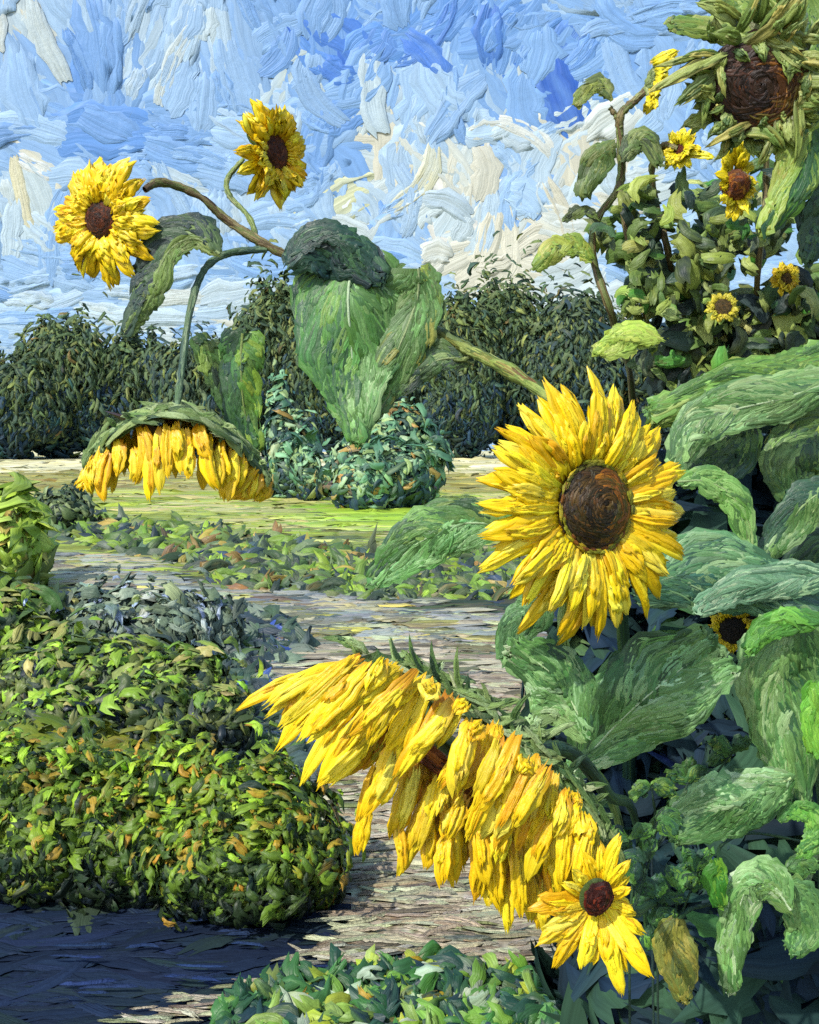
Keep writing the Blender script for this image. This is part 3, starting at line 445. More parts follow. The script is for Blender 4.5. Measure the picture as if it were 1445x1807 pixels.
# leaves of the branching sunflower
leaf(pA, [(628, 440), (614, 520), (620, 620), (626, 700), (632, 778)], [60, 120, 95, 38, 4], [62, 92, 84, 42, 4], 1.80, '4f7a3a:3 5f8a48:3 6f9858:3 3c6236:2 86a870:1.5 48702e:2', '3c6a34:3 2f5432:3 4f8038:3 6a9044:1.5 244436:1.5', 300, fold=(.25, .15), sl=85, sw=17, rib='a9c09a', label='big heart shaped leaf', dy=-.05)
leaf(pA, [(738, 474), (735, 530), (705, 610), (665, 690), (640, 750)], [24, 46, 46, 28, 4], [46, 82, 80, 50, 8], 1.79, '52743c:3 5f864a:3 426432:2 7a9860:2 98a04a:.6', None, 150, fold=.2, sl=60, sw=15, rib='8fa070')
leaf(pA, [(508, 470), (540, 436), (590, 424), (635, 448), (668, 492)], [6, 26, 22, 20, 6], [14, 52, 72, 50, 10], 1.775, '1f3c34:4 26463a:3 1a3234:3 33543a:1.5 3f6244:1', None, 120, fold=.3, sl=60, sw=18, rib=None, label='dark folded over top lobe of the big leaf')
leaf(pA, [(388, 448), (345, 420), (300, 440), (270, 500), (245, 545), (222, 590)], [6, 10, 18, 22, 14, 3], [8, 38, 46, 34, 16, 3], 1.84, '7a8e50:3 66803e:3 4c6638:2 8fa068:1.5', '2f4434:3 3c543a:3 24383a:3 5a6e44:1', 120, fold=.3, sl=48, sw=13, rib='8a9a68')
leaf(pA, [(345, 592), (372, 640), (402, 700), (442, 792)], [10, 18, 16, 4], [8, 16, 14, 4], 1.9, '3f6030:3 5a7a38:3 2c4430:2 7a9444:1', None, 46, sl=45, sw=13, rib=None)
leaf(pA, [(428, 588), (425, 640), (430, 720), (452, 800)], [34, 34, 26, 4], [30, 34, 26, 4], 1.88, '5f8a34:3 7a9a3a:3 4a7034:3 8aa83c:1.5', '2f4f30:3 3f6834:3 24403a:2', 90, fold=.3, sl=50, sw=14, rib='7a8c4c')
leaf(pA, [(835, 640), (790, 632), (745, 650), (712, 690)], [4, 14, 18, 4], [6, 26, 22, 4], 1.8, '3a5234:3 4f6a3c:3 2a4034:2 7a8c58:1', None, 50, sl=40, sw=11, rib='8a9a68', label='small curled leaf hanging from the slanting stem')
stem(pA, [(838, 622, 1.79), (820, 634, 1.79), (800, 634, 1.8)], 7, GS)

# ---- the sunflower with the largest open face
pB = empty('sunflower_plant', W(1130, 1400, 2.75)*np.array([1, 1, 0]), None, 'sunflower with the largest round open yellow face and broad pale green leaves', 'sunflower')
hB = head(pB, 1046, 894, 1.46, (.56, -1, .05), .058, .122, 30, '221a0f:3 3a2a12:3 343016:3 563c14:2.5', label='open flower face with brown disc', dome=.38, wd=.025, layers=((.0, 0, 1.04), (.1, .5, .93), (.18, .25, .74), (.28, .7, .5)), jit=.1, rimc='8a5016:3 a86a1a:2 5f5218:3.5 6f4a14:2', twist=.08, sep=16)
m = MB(); e1, e2, nB = frame((.56, -1, .05)); k = 70; th = U(0, 2*np.pi, k)[:, None]+np.linspace(-.12, .12, 5)[None]; rr = .058*U(.97, 1.08, k)[:, None]; Cb = W(1046, 894, 1.46)+nB*.010; Pq = Cb+(e1*np.cos(th)[..., None]+e2*np.sin(th)[..., None])*rr[..., None]; c = pick('8f8c22:3 6a6a1e:3 b09a20:2 7a4a16:2', k); m.strokes(Pq, np.broadcast_to(nB, Pq.shape)*1., .006, .0015, c, c, rag=.3, cols=5); m.build('floret_ring', dp_, hB)
stem(pB, [(1130, 1960, 2.75), (1100, 1500, 2.6), (1040, 1340, 2.1), (996, 1200, 1.62), (994, 1150, 1.56), (998, 1060, 1.53), (1030, 960, 1.5)], 17, '8aa858:3 a3bb74:3 6a8c48:2')
leaf(pB, [(900, 925), (810, 925), (735, 960), (655, 1030)], [12, 44, 40, 5], [10, 42, 44, 5], 1.62, '6aa058:3 7fb070:3 94c084:2 4f8448:2', '3f6634:3 55803c:3 76984c:1.5 2f5038:2', 150, fold=.2, sl=70, sw=15, rib='a3c090', label='long leaf pointing down to the left')
leaf(pB, [(1040, 1300), (1010, 1240), (975, 1190), (905, 1138)], [6, 52, 60, 22], [8, 48, 50, 10], 1.52, GP, GR, 130, fold=.25, sl=55, sw=15, rib='b4cc98')
leaf(pB, [(1012, 1362), (1090, 1275), (1170, 1205), (1262, 1135)], [14, 78, 92, 30], [10, 64, 96, 62], 1.66, GR+' 6f9c68:2', GP, 300, fold=(.1, .2), sl=80, sw=16, rib='b9cfa4', label='widest leaf of the right side')
leaf(pB, [(1120, 1040), (1230, 1010), (1340, 1040), (1470, 1100)], [30, 70, 50, 30], [30, 60, 36, 10], 1.9, '4f7a52:3 3f6648:3 6a9464:2 86a878:1.5 35584a:2', None, 240, fold=.2, sl=110, sw=18, rib='7f9c74')
leaf(pB, [(1195, 850), (1245, 850), (1295, 880), (1322, 970)], [4, 20, 26, 4], [4, 14, 20, 4], 1.95, '5a8a3c:3 7aa458:3 47703a:3 8fae6a:1', None, 80, sl=50, sw=12, rib='8fa870')
leaf(pB, [(965, 1040), (940, 1075), (905, 1110), (892, 1165)], [8, 34, 26, 4], [8, 30, 22, 4], 1.6, '5a8450:3 6a9460:3 446a44:3', None, 80, sl=50, sw=14, rib=None)
leaf(pB, [(1030, 1310), (990, 1262), (950, 1270), (925, 1290)], [4, 14, 14, 3], [4, 12, 12, 3], 1.4, '8aac6a:3 6a9450:3 a8c48c:2', None, 30, sl=30, sw=11, rib=None)

# ---- the big drooping sunflower in front of the path
pC = empty('sunflower_plant', W(1160, 1500, 2.6)*np.array([1, 1, 0]), None, 'large drooping sunflower head hanging over the gravel path with long yellow petals', 'sunflower')
hC = empty('flower_head', W(800, 1350, 1.05), pC)
rid = curve([(560, 1165), (640, 1160), (720, 1185), (800, 1228), (880, 1285), (950, 1345), (1010, 1410), (1050, 1480), (1080, 1545)], 60)
def RD(f): return np.interp(f*59, np.arange(60), rid[:, 0]), np.interp(f*59, np.arange(60), rid[:, 1])
mid = curve([(600, 1235), (680, 1278), (760, 1340), (830, 1390), (900, 1430), (965, 1470), (1020, 1530)], 60)
def MD(f): return np.interp(f*59, np.arange(60), mid[:, 0]), np.interp(f*59, np.arange(60), mid[:, 1])
P1 = []                                     # disc seen nearly edge on, tilted away
m = MB(); f, q = np.meshgrid(np.linspace(0, 1, 40), np.linspace(-1, 1, 9), indexing='ij'); mu, mv = MD(f); P = W(mu+q*12, mv-4+q*34*np.sin(np.pi*np.clip(f, .02, .98))**.5, 1.06+.03*q*q-.07*np.sin(np.pi*f)+.03); m.grids(P[None], np.broadcast_to(lin('3a2010'), P[None].shape), np.stack([f*5, q], -1)[None])
P_ = P+np.array([0, .05, .01]); m.grids(P_[None], np.broadcast_to(lin('4a5a2a'), P[None].shape), np.stack([f*5, q], -1)[None], flip=True)
k = 170; f0 = U(.02, .9, k); ff = f0[:, None]+np.linspace(0, .09, 6)[None]; mu, mv = MD(ff); qv = U(-1, 1, k)[:, None]; Pq = W(mu+qv*12, mv-4+qv*30, 1.055-.07*np.sin(np.pi*ff)+.03-.006*rng.random((k, 1))); c = pick('6a3412:4 8a4a16:3 2e1a10:3 a8641a:2', k, .2); m.strokes(Pq, np.zeros_like(Pq)+np.array([-.3, -1, -.4]), .0075, .0012, c, c*.6+.4*pick('6a3412:2 2e1a10:1', k), rag=.3); m.build('seed_disc', dp_, hC)
YC = 'efcd16:5 e6bd12:4 f5dc2a:4 f2e254:.9 daa214:1.8 c6b21e:1.3'
def pc(bu, bv, tu, tv, w_, Yb, dY=-.02, bend=.25, ex=3, side=None): w_ = w_*U(.7, 1.05); petal(hC, W(bu, bv, Yb), W(tu, tv, Yb+dY), w_*.95/F*1.0, (U(-.25, .25), -1, .35), YC, bend=bend, side=rng.normal(0, .12) if side is None else side, extra=ex, orb='d09010:3 b8700e:2 e0b012:4')
for tu, tv, bf, w_ in [(418, 1252, .0, 24), (470, 1240, .04, 34), (492, 1318, .06, 40), (500, 1268, .02, 34), (530, 1385, .12, 36), (520, 1290, .10, 40), (565, 1300, .16, 46), (560, 1388, .2, 34), (575, 1245, .1, 40), (600, 1340, .24, 40), (470, 1262, .03, 26)]:
    bu, bv = RD(bf); pc(bu+U(20, 60), bv+U(8, 26), tu, tv, w_*1.15, 1.04-.05*bf, -.03, .5, 3, -.25)
for tu, tv, bu, bv, w_ in [(628, 1508, 668, 1350, 32), (640, 1440, 700, 1300, 38), (566, 1384, 650, 1300, 36), (604, 1370, 668, 1290, 34), (702, 1545, 760, 1390, 38), (690, 1480, 730, 1340, 40), (730, 1500, 770, 1380, 38), (668, 1420, 705, 1330, 36), (800, 1560, 790, 1400, 38), (790, 1480, 820, 1400, 40), (836, 1592, 838, 1430, 40), (760, 1440, 780, 1370, 40),
                          (840, 1500, 850, 1410, 40), (880, 1606, 870, 1450, 38), (878, 1520, 890, 1440, 42), (920, 1618, 912, 1480, 36), (930, 1550, 930, 1450, 42), (985, 1590, 965, 1480, 36), (975, 1540, 975, 1460, 40), (925, 1590, 905, 1450, 36), (1010, 1570, 1000, 1490, 38), (1040, 1560, 1020, 1480, 34), (860, 1600, 862, 1500, 30), (900, 1640, 895, 1540, 32), (935, 1628, 930, 1520, 30), (965, 1652, 960, 1550, 30), (1000, 1610, 990, 1520, 34), (780, 1560, 790, 1470, 30), (750, 1530, 758, 1440, 28), (950, 1640, 945, 1540, 30), (640, 1500, 648, 1400, 26), (712, 1540, 700, 1440, 28), (860, 1560, 845, 1450, 34), (815, 1530, 810, 1440, 34)]:
    pc(bu, bv, tu, tv, w_*1.12, U(.985, 1.03), -.012, .3)
for j in range(40):                          # inner ochre and greenish petals behind the hanging ones
    f = .12+.84*(j+U(0, 1))/40; bu, bv = MD(f); an = np.radians(np.interp(f, [0, .3, 1], [140, 112, 95])+U(-12, 12)); Ln = U(60, 135)*np.interp(f, [0, .15, .8, 1], [.7, 1, .9, .6])
    petal(hC, W(bu, bv+6, 1.05), W(bu+np.cos(an)*Ln, bv+6+np.sin(an)*Ln, 1.05), U(28, 40)/F, (U(-.25, .25), -1, .35), 'd9a812:3 c98a14:2.5 b8761a:1.5 b0a820:1.5 e2bc14:2', bend=.3, side=rng.normal(0, .12), extra=1, orb='7a3c10:3 9a5a10:2')
for j in range(62):                          # upper tier: from the ridge over the disc
    f = .08+.88*(j+U(0, 1))/62; bu, bv = RD(f); a = np.interp(f, [0, .3, .6, 1], [148, 122, 108, 100]); Ln = U(60, 190) if f < .75 else U(60, 140); sk_ = .45 < f < .62
    if j % 3 == 1 and .15 < f < .75: Ln *= .42
    an = np.radians(a+U(-15, 15)); bu += 8; bv += U(-6, 30); pc(bu, bv, bu+np.cos(an)*Ln, bv+np.sin(an)*Ln, U(28, 44), U(.93, .965), -.01, U(.2, .55))
for j in range(46):                          # the back of the head: overlapping green bracts along the ridge
    f = (j+U(0, 1))/46; bu, bv = RD(f*.9+.08); bu += U(0, 26); bv += U(-10, 10); an = np.radians(np.interp(f, [0, .35, 1], [200, 35, 50])+U(-80, 60)); Ln = U(30, 85); petal(hC, W(bu, bv-4, 1.03), W(bu+np.cos(an)*Ln, bv+np.sin(an)*Ln, 1.03), 16/F, (0, -1, .4), '7f9c58:3 5a7a40:3 9ab478:2 34503a:2 b0c48c:1', side=U(-.4, .4), bend=.4, extra=2, name='bract', shape='leaf', mat=lp_, orb='4f7034:1')
for (bu, bv, tu, tv) in [(748, 1200, 690, 1128), (775, 1210, 722, 1120), (795, 1218, 762, 1130), (835, 1250, 808, 1140), (850, 1262, 826, 1190), (720, 1185, 665, 1145), (905, 1290, 935, 1225), (1000, 1380, 1040, 1330), (1040, 1430, 1075, 1400), (1020, 1400, 1072, 1385)]:
    petal(hC, W(bu, bv, 1.02), W(tu, tv, 1.01), 13/F, (0, -1, .2), '5a7a3c:3 47683c:3 7f9c58:2 2f4a34:2', side=.5, bend=.3, extra=1, name='bract', shape='leaf', mat=lp_, orb='4f7034:1')
bk = MB(); f, q = np.meshgrid(np.linspace(0, 1, 40), np.linspace(-1, 1, 8), indexing='ij'); ru, rv = RD(f*.92+.06); P = W(ru+12+10*q+4*np.sin(f*40), rv+10-17*q+6*np.sin(f*57)*q, 1.035+.05*q*0); bk.grids(P[None], np.broadcast_to(lin('4c6638'), P[None].shape), np.stack([f*9, q], -1)[None])
k = 230; f0 = U(.14, .92, k); ff = f0[:, None]+np.linspace(0, .06, 6)[None]; ru, rv = RD(ff); qv = U(-1, 1.2, k)[:, None]; wv = rng.normal(0, 1, (k, 1)); Pq = W(ru+14+14*qv+np.linspace(-1, 1, 6)[None]*wv*9, rv+6-15*qv+U(-5, 5, (k, 1))+np.linspace(-1, 1, 6)[None]*rng.normal(0, 1, (k, 1))*13, 1.02-.014*rng.random((k, 1))); c = pick('7f9c58:3 5a7a40:3 9ab478:2 3c5836:2 b4c694:1', k); bk.strokes(Pq, np.zeros_like(Pq)+np.array([.2, -1, .7]), 11/F, .0012, c, c*.5+.5*pick(GS, k), rag=.3); bk.build('calyx', lp_, hC)
stem(pC, [(940, 1320, 1.05), (1010, 1330, 1.12), (1070, 1400, 1.3), (1130, 1500, 2.1), (1160, 2000, 2.6)], 15, GD)

# ---- the small sunflower tucked below it
pD = empty('sunflower_plant', W(1210, 1600, 2.5)*np.array([1, 1, 0]), None, 'small sunflower with a dark red centre tucked under the right end of the drooping head', 'sunflower')
stem(pD, [(1080, 1590, .95), (1115, 1610, 1.3), (1180, 1640, 2.2), (1210, 2050, 2.5)], 12, GD)
hD = empty('flower_head', W(1058, 1585, .92), pD); disc(hD, W(1056, 1586, .885), (.45, -1, -.1), .0145, .004, '3a120c:4 5a1c10:3 7a2c14:2 2a100c:2', k=60)
for (a, L, ww) in [(-160, 60, 24), (-175, 90, 30), (170, 112, 34), (158, 96, 32), (146, 118, 36), (134, 96, 34), (122, 124, 34), (108, 110, 36), (96, 104, 36), (84, 96, 36), (72, 130, 34), (60, 148, 36), (52, 110, 30), (40, 84, 30), (25, 56, 26), (5, 44, 24), (-20, 44, 22), (-55, 74, 24), (-75, 104, 30), (-92, 84, 28), (-110, 74, 28), (-130, 56, 26), (78, 158, 36), (66, 120, 30), (165, 74, 26), (-40, 50, 22), (115, 76, 30), (90, 72, 28)]:
    an = np.radians(a+U(-5, 5)); r0 = 16; petal(hD, W(1056+np.cos(an)*r0, 1586+np.sin(an)*r0*1.3, .91), W(1058+np.cos(an)*(L+12), 1588+np.sin(an)*(L+14),   .9+U(-.01, .01)), ww/F*.82, (U(-.2, .2), -1, .2), YC, bend=U(.1, .4), side=U(-.15, .15), extra=2, orb='d89a12:3 c07a10:2')

# ---- tall sunflower gone to seed, top right
pE = empty('sunflower_plant', W(1470, 1200, 2.3)*np.array([1, 1, 0]), None, 'tall sunflower gone to seed with a big dark brown head in the top right corner', 'sunflower')
hE = head(pE, 1335, 150, 2.15, (-.12, -1, -.32), .1, .03, 1, '2c1c14:4 3c2418:4 1e1412:3 5a3018:1.2', label='large dark seed head', dome=.2, layers=(), sep=0, rimc='6a5a24:2 4a2c14:3 8a5a20:1')
Ce = W(1335, 145, 2.15); e1, e2, nE = frame((-.12, -1, -.32))
for j in range(84):
    ph = 2*np.pi*(j+U(-.4, .4))/42; d = e1*np.cos(ph)+e2*np.sin(ph); topw = max(0, d[2]); r0 = U(.075, .105) if j < 42 else U(.09, .115); Lk = U(.05, .095)*(1+.35*topw if d[2] > 0 else .62)
    b = Ce+d*r0+nE*(.02 if j < 42 else -.0); sw_ = rng.normal(0, .7); inn = -.3 if (j % 3 == 0) else .8
    e = b+(d*inn+(-e1*np.sin(ph)+e2*np.cos(ph))*sw_+nE*.2+np.array([0, 0, -.25]))*Lk; petal(hE, b, e, U(.016, .034), nE+rng.normal(0, .25, 3), '8a9a4c:3 6f8840:3 a3ae68:2 4c6434:2 b0a858:1', bend=U(.1, .6), side=U(-.5, .5), extra=2, name='bract', shape='leaf', mat=lp_, orb='5c7038:2 4a4a28:1')
stem(pE, [(1345, 140, 2.22), (1400, 110, 2.28), (1446, 170, 2.3), (1462, 330, 2.32), (1475, 700, 2.35), (1480, 2200, 2.35)], 24, GO)
leaf(pE, [(1390, 60), (1320, 48), (1250, 50), (1180, 42)], [24, 26, 12, 2], [22, 30, 14, 2], 2.2, '7f9440:3 5c7a38:3 94a458:2 3f5a34:2', None, 70, sl=60, sw=14, rib=None)
leaf(pE, [(1440, 90), (1380, 30), (1300, 15), (1245, -15)], [10, 34, 30, 10], [10, 40, 34, 12], 2.24, '6a8438:3 86984c:3 4c6834:3 9aa65c:1.5', None, 110, sl=60, sw=15, rib=None)
leaf(pE, [(1420, -20), (1430, 40), (1440, 90), (1450, 130)], [30, 26, 20, 4], [26, 28, 20, 4], 2.2, '4c6a34:3 6f8c3c:3 36523a:2', None, 60, sl=50, sw=15, rib=None)
leaf(pE, [(1460, 180), (1425, 235), (1395, 320), (1350, 410)], [20, 50, 36, 4], [12, 38, 26, 4], 2.16, '4f7a30:3 3c6430:3 2c5034:3 7a9838:1.5', '8aa03c:3 6f8c38:3 94983c:1.5', 130, fold=.3, sl=80, sw=16, rib='8a9448', label='hanging leaf below the seed head')
leaf(pE, [(1480, 250), (1470, 330), (1440, 400), (1420, 460)], [20, 30, 24, 4], [12, 30, 24, 4], 2.3, GD, None, 60, sl=60, sw=16, rib=None)
# wide leaves at the right
leaf(pE, [(1490, 610), (1400, 655), (1290, 680), (1150, 738)], [20, 40, 38, 8], [16, 26, 26, 18], 2.05, '6c8838:3 56782f:3 869c50:2 40602c:2.5', '4f7a34:3 6a9040:3 3f6434:2', 190, sl=120, sw=18, rib=None, label='long light green leaf crossing the right side')
leaf(pE, [(1490, 665), (1390, 700), (1290, 725), (1225, 760), (1195, 830)], [14, 30, 28, 24, 4], [14, 34, 34, 30, 6], 1.98, '7a9a60:3 5f844c:3 8faa78:2 486f3e:3 34543a:1', None, 190, sl=110, sw=16, rib='a3b890')
leaf(pE, [(1330, 745), (1300, 790), (1260, 830), (1225, 840)], [10, 40, 30, 6], [10, 26, 26, 6], 2.06, '4a6a3a:3 36543a:3 6a8c4c:2 28443c:2', None, 90, sl=50, sw=15, rib=None)
leaf(pE, [(1480, 745), (1430, 770), (1395, 820), (1400, 880)], [14, 50, 50, 14], [14, 50, 50, 14], 2.1, '5a7c40:3 46683a:3 7f9c58:2 2f4c38:2 9aa84a:1', None, 140, sl=60, sw=16, rib=None)
leaf(pE, [(1490, 850), (1430, 880), (1385, 930), (1345, 990)], [10, 30, 28, 5], [10, 26, 24, 5], 2.0, '6f9250:3 8aa66c:3 507840:3', '2c4c3c:3 3c6040:3', 100, sl=70, sw=15, rib='8fa870')
leaf(pE, [(1490, 930), (1450, 960), (1420, 1010), (1400, 1060)], [10, 30, 30, 5], [10, 30, 30, 5], 2.1, GD, None, 70, sl=70, sw=16, rib=None)
leaf(pE, [(1480, 1010), (1400, 1020), (1310, 1035), (1230, 1075)], [10, 24, 26, 4], [10, 22, 22, 4], 1.88, '6a9270:3 86a884:2 4c7456:3 9ab890:1', None, 110, sl=90, sw=14, rib=None)
# ---- thin branching sunflowers on the right with small blooms
def small_leaf(parent, Pc, s, p, ya=None):
    pass
def foliage(parent, n, poly, Yr, size, p, keep=.8, seed=1, asp=.5, scale=38, gaps=True):
    m = MB(); pl = np.array(poly); u = U(pl[:, 0].min(), pl[:, 0].max(), n*4); v = U(pl[:, 1].min(), pl[:, 1].max(), n*4)
    k = inpoly(u, v, poly); 
    if gaps: k &= vn(u/scale, v/scale, seed) < keep
    u, v = u[k][:n], v[k][:n]; n = len(u); P = W(u, v, U(Yr[0], Yr[1], n)); s = size/F*P[:, 1]*U(.6, 1.7, n); c1, c2 = pick(p, n, .16), pick(p, n, .16)
    Nd = nrm(np.stack([rng.normal(0, .5, n), -np.ones(n), rng.normal(.35, .5, n)], -1)); dabs(m, P, Nd, s, s*asp*U(.7, 1.3, n), s*.08, c1, c1*.6+c2*.4, up=-.4, bend=1.8, shape='dab')
    return m.build('leaves', np_, parent)
LF = '66803e:3 506a36:3 8a9c48:3 3a5040:2.5 9cae5c:2 2a3c36:1.5 4a8a36:1.3 b0bc74:1.2'
pF = empty('sunflower_plant', W(1130, 1200, 3.7)*np.array([1, 1, 0]), None, 'thin tall sunflower with one small bloom seen from the side at its top', 'sunflower')
stem(pF, [(1150, 150, 2.6), (1120, 178, 2.6), (1094, 205, 2.6), (1096, 260, 2.62), (1092, 330, 2.64), (1052, 390, 2.65), (1048, 460, 2.66), (1088, 590, 2.7), (1120, 780, 3.5), (1130, 1650, 3.7)], 11, GB+' 8a9a5c:3', tip=1.)
stem(pF, [(1076, 190, 2.6), (1086, 204, 2.6), (1096, 225, 2.6)], 9, GB); stem(pF, [(1092, 320, 2.63), (1100, 380, 2.62), (1118, 480, 2.64), (1140, 560, 2.66), (1150, 620, 2.7)], 9, GB)
h = empty('flower_head', W(1162, 145, 2.6), pF, 'small yellow bloom seen from the side')
for j in range(26):
    f = (j % 13+U(0, 1))/13; bu, bv = 1150+8*np.sin(f*3), 105+75*f; tu, tv = 1168+22*np.cos(f*3.2)+U(-8, 8), 84+118*f+U(-8, 8); petal(h, W(bu, bv, 2.6+(.02 if j < 13 else -.02)), W(tu, tv, 2.6+(.03 if j < 13 else -.04)), 19/F*2.6, (-.2, -1, .1), 'e8d824:4 f0dc20:4 dcc414:2 b8b828:1', bend=.3, side=U(-.3, .3), extra=1, orb='9aa030:2 c08a1c:1')
for j in range(10):
    f = j/9; petal(h, W(1140, 150, 2.59), W(1160+U(-6, 4), 108+80*f, 2.585), 14/F*2.6, (-.3, -1, .2), GS, extra=1, name='bract', shape='leaf', mat=lp_, orb='5c7038:1')
leaf(pF, [(1080, 178), (1060, 152), (1035, 158), (1014, 188)], [3, 8, 12, 2], [3, 14, 10, 2], 2.58, '94a04c:3 7a8c44:3 4c5e38:2', None, 26, sl=26, sw=9, rib=None)
leaf(pF, [(1084, 250), (1060, 275), (1040, 305), (1028, 346)], [6, 20, 18, 3], [6, 20, 18, 3], 2.58, '6a7c40:3 56703c:3 4a6034:2', None, 40, sl=60, sw=12, rib=None)
leaf(pF, [(1100, 285), (1115, 255), (1140, 250), (1165, 290)], [4, 14, 16, 3], [4, 12, 14, 3], 2.6, '5a703c:3 7f9058:3 46583a:2', None, 34, sl=40, sw=10, rib=None)
leaf(pF, [(1046, 460), (1015, 436), (980, 440), (942, 474)], [4, 12, 14, 2], [4, 16, 18, 2], 2.6, '8a9c3c:3 74903a:3 a3ac50:1.5 56703c:1.5', None, 36, sl=36, sw=11, rib=None)
leaf(pF, [(1055, 385), (1035, 370), (1010, 378), (996, 388)], [2, 6, 6, 1], [2, 8, 7, 1], 2.6, '6a7c40:2 3c4c34:3', None, 16, sl=24, sw=7, rib=None)
leaf(pF, [(1165, 600), (1120, 595), (1085, 608), (1055, 622)], [6, 16, 16, 4], [6, 22, 18, 4], 2.5, 'a8c050:4 94b248:3 b9c86a:2', None, 40, sl=44, sw=14, rib=None, label='bright yellow green leaf')
foliage(pF, 120, [(1040, 340), (1120, 300), (1190, 400), (1190, 600), (1110, 600), (1050, 480), (1030, 400)], (2.5, 2.8), 34, LF, .44, 4)
pG = empty('sunflower_plant', W(1230, 1200, 3.7)*np.array([1, 1, 0]), None, 'sunflower with one small bloom turned left above its drooping leaves', 'sunflower')
stem(pG, [(1196, 262, 2.62), (1168, 258, 2.64), (1150, 300, 2.68), (1160, 370, 2.7), (1185, 480, 2.72), (1215, 700, 3.4), (1230, 1640, 3.7)], 9, GB)
head(pG, 1200, 264, 2.62, (-.75, -1, .1), .014, .042, 13, '6a2c12:3 4a1c10:3', dome=.3, wd=.021, layers=((.2, 0, 1.), (.6, .5, .7)), sep=5, pp='e4dc28:4 ecd01c:4 c4bc2c:2', orb='a8a028:1')
petal(pG, W(1212, 266, 2.61), W(1258, 278, 2.58), .025, (0, -1, .2), 'e4dc28:1', extra=1)
foliage(pG, 180, [(1090, 300), (1180, 290), (1270, 300), (1270, 560), (1180, 640), (1110, 600), (1120, 450)], (2.55, 2.95), 36, LF, .4, 8)
pH = empty('sunflower_plant', W(1320, 1200, 3.7)*np.array([1, 1, 0]), None, 'sunflower with a long hanging yellow bloom against the blue sky', 'sunflower')
stem(pH, [(1300, 300, 2.5), (1322, 250, 2.52), (1345, 240, 2.56), (1352, 330, 2.6), (1335, 520, 2.68), (1325, 800, 3.5), (1320, 1640, 3.7)], 10, GB)
h = empty('flower_head', W(1298, 320, 2.5), pH, 'long hanging yellow bloom'); disc(h, W(1297, 326, 2.47), (-.7, -1, -.1), .034, .008, '5a2c12:3 8a4a14:2 a8701a:2', k=50)
for j in range(30):
    a = np.radians(j*24+U(-8, 8)); ra = 14; petal(h, W(1298+np.cos(a)*ra*.6, 322+np.sin(a)*34, 2.49), W(1300+np.cos(a)*U(26, 38), 316+np.sin(a)*U(56, 76), 2.47+U(-.02, .02)), 20/F*2.5, (0, -1, .1), 'ecd41c:4 f0e02c:3 d8c81c:2', bend=.3, side=U(-.2, .2), extra=1, orb='c8901a:2 b0a028:1')
foliage(pH, 270, [(1200, 400), (1290, 380), (1345, 300), (1400, 330), (1460, 330), (1470, 660), (1330, 660), (1190, 640)], (2.5, 3.), 36, LF+' 2c3c38:3', .47, 12)
pI = empty('sunflower_plant', W(1380, 1300, 3.7)*np.array([1, 1, 0]), None, 'sunflower with two small ragged blooms deep inside the leafy thicket on the right', 'sunflower')
stem(pI, [(1385, 490, 2.6), (1395, 560, 2.7), (1380, 750, 3.4), (1380, 1640, 3.7)], 9, GD); stem(pI, [(1275, 542, 2.6), (1290, 600, 2.75), (1330, 750, 3.3), (1378, 1100, 3.55)], 9, GD)
head(pI, 1387, 492, 2.52, (.2, -1, .1), .015, .026, 10, '4a3c14:3 6a4a18:2', dome=.2, wd=.018, layers=((.1, 0, 1.), (.5, .5, .7)), sep=0, pp='d8c020:3 c4b428:3 b89a1c:2', orb='8a7a20:1')
head(pI, 1276, 542, 2.52, (-.1, -1, .3), .02, .021, 11, '3a3014:3 5a4418:2', dome=.2, wd=.014, layers=((.1, 0, 1.), (.5, .5, .7)), sep=0, pp='c8b830:3 b4ac34:3 d0c840:2', orb='8a7a20:1')
foliage(pI, 800, [(1150, 600), (1240, 560), (1340, 520), (1460, 480), (1470, 720), (1330, 700), (1190, 690), (1130, 640)], (2.62, 3.15), 44, LF+' 2c3c38:4 243230:3', 2., 12, gaps=False)

# ---- undergrowth on the right, its shaded depth painted into dark leaf colours
DK = '20343a:4 263c3e:4 1b2b36:3 2c4636:2 1c2f42:2 34523c:.8'
def dark(label, lobes, n, size, p=DK): shrub('shrub', label, 'shrub', lobes, size, lambda vt, zt: PF(p, None, None, zt, acc='44703a:3 2a3c78:.6 4f6a40:2', pa=.05), n, oil('shaded_foliage_paint', .002, .7, .12), group='shrubs painted dark for shaded depth behind the sunflower leaves', hullc='18262c', asp=.6, hh=.045, shape='dab')
dark('dark blue green shrub behind the largest open flower', [(1190, 720, 3.4, 190), (1330, 690, 3.3, 190), (1050, 960, 3.1, 110)], 1500, 66)
dark('dark shrub at the right edge under the long leaves', [(1370, 900, 3.0, 170), (1250, 980, 3.1, 170), (1480, 900, 3.0, 170), (1640, 880, 3.1, 170)], 1700, 70)
dark('dark shrub behind the widest green leaf', [(1210, 1120, 2.85, 190), (1110, 1290, 2.75, 100), (1350, 1130, 2.8, 170), (1560, 1130, 2.8, 170)], 1700, 74)
dark('dark low shrub in the bottom right corner', [(1280, 1390, 2.5, 190), (1420, 1360, 2.5, 190), (1200, 1540, 2.4, 130), (1110, 1480, 2.5, 90), (1620, 1400, 2.5, 190)], 1900, 100)

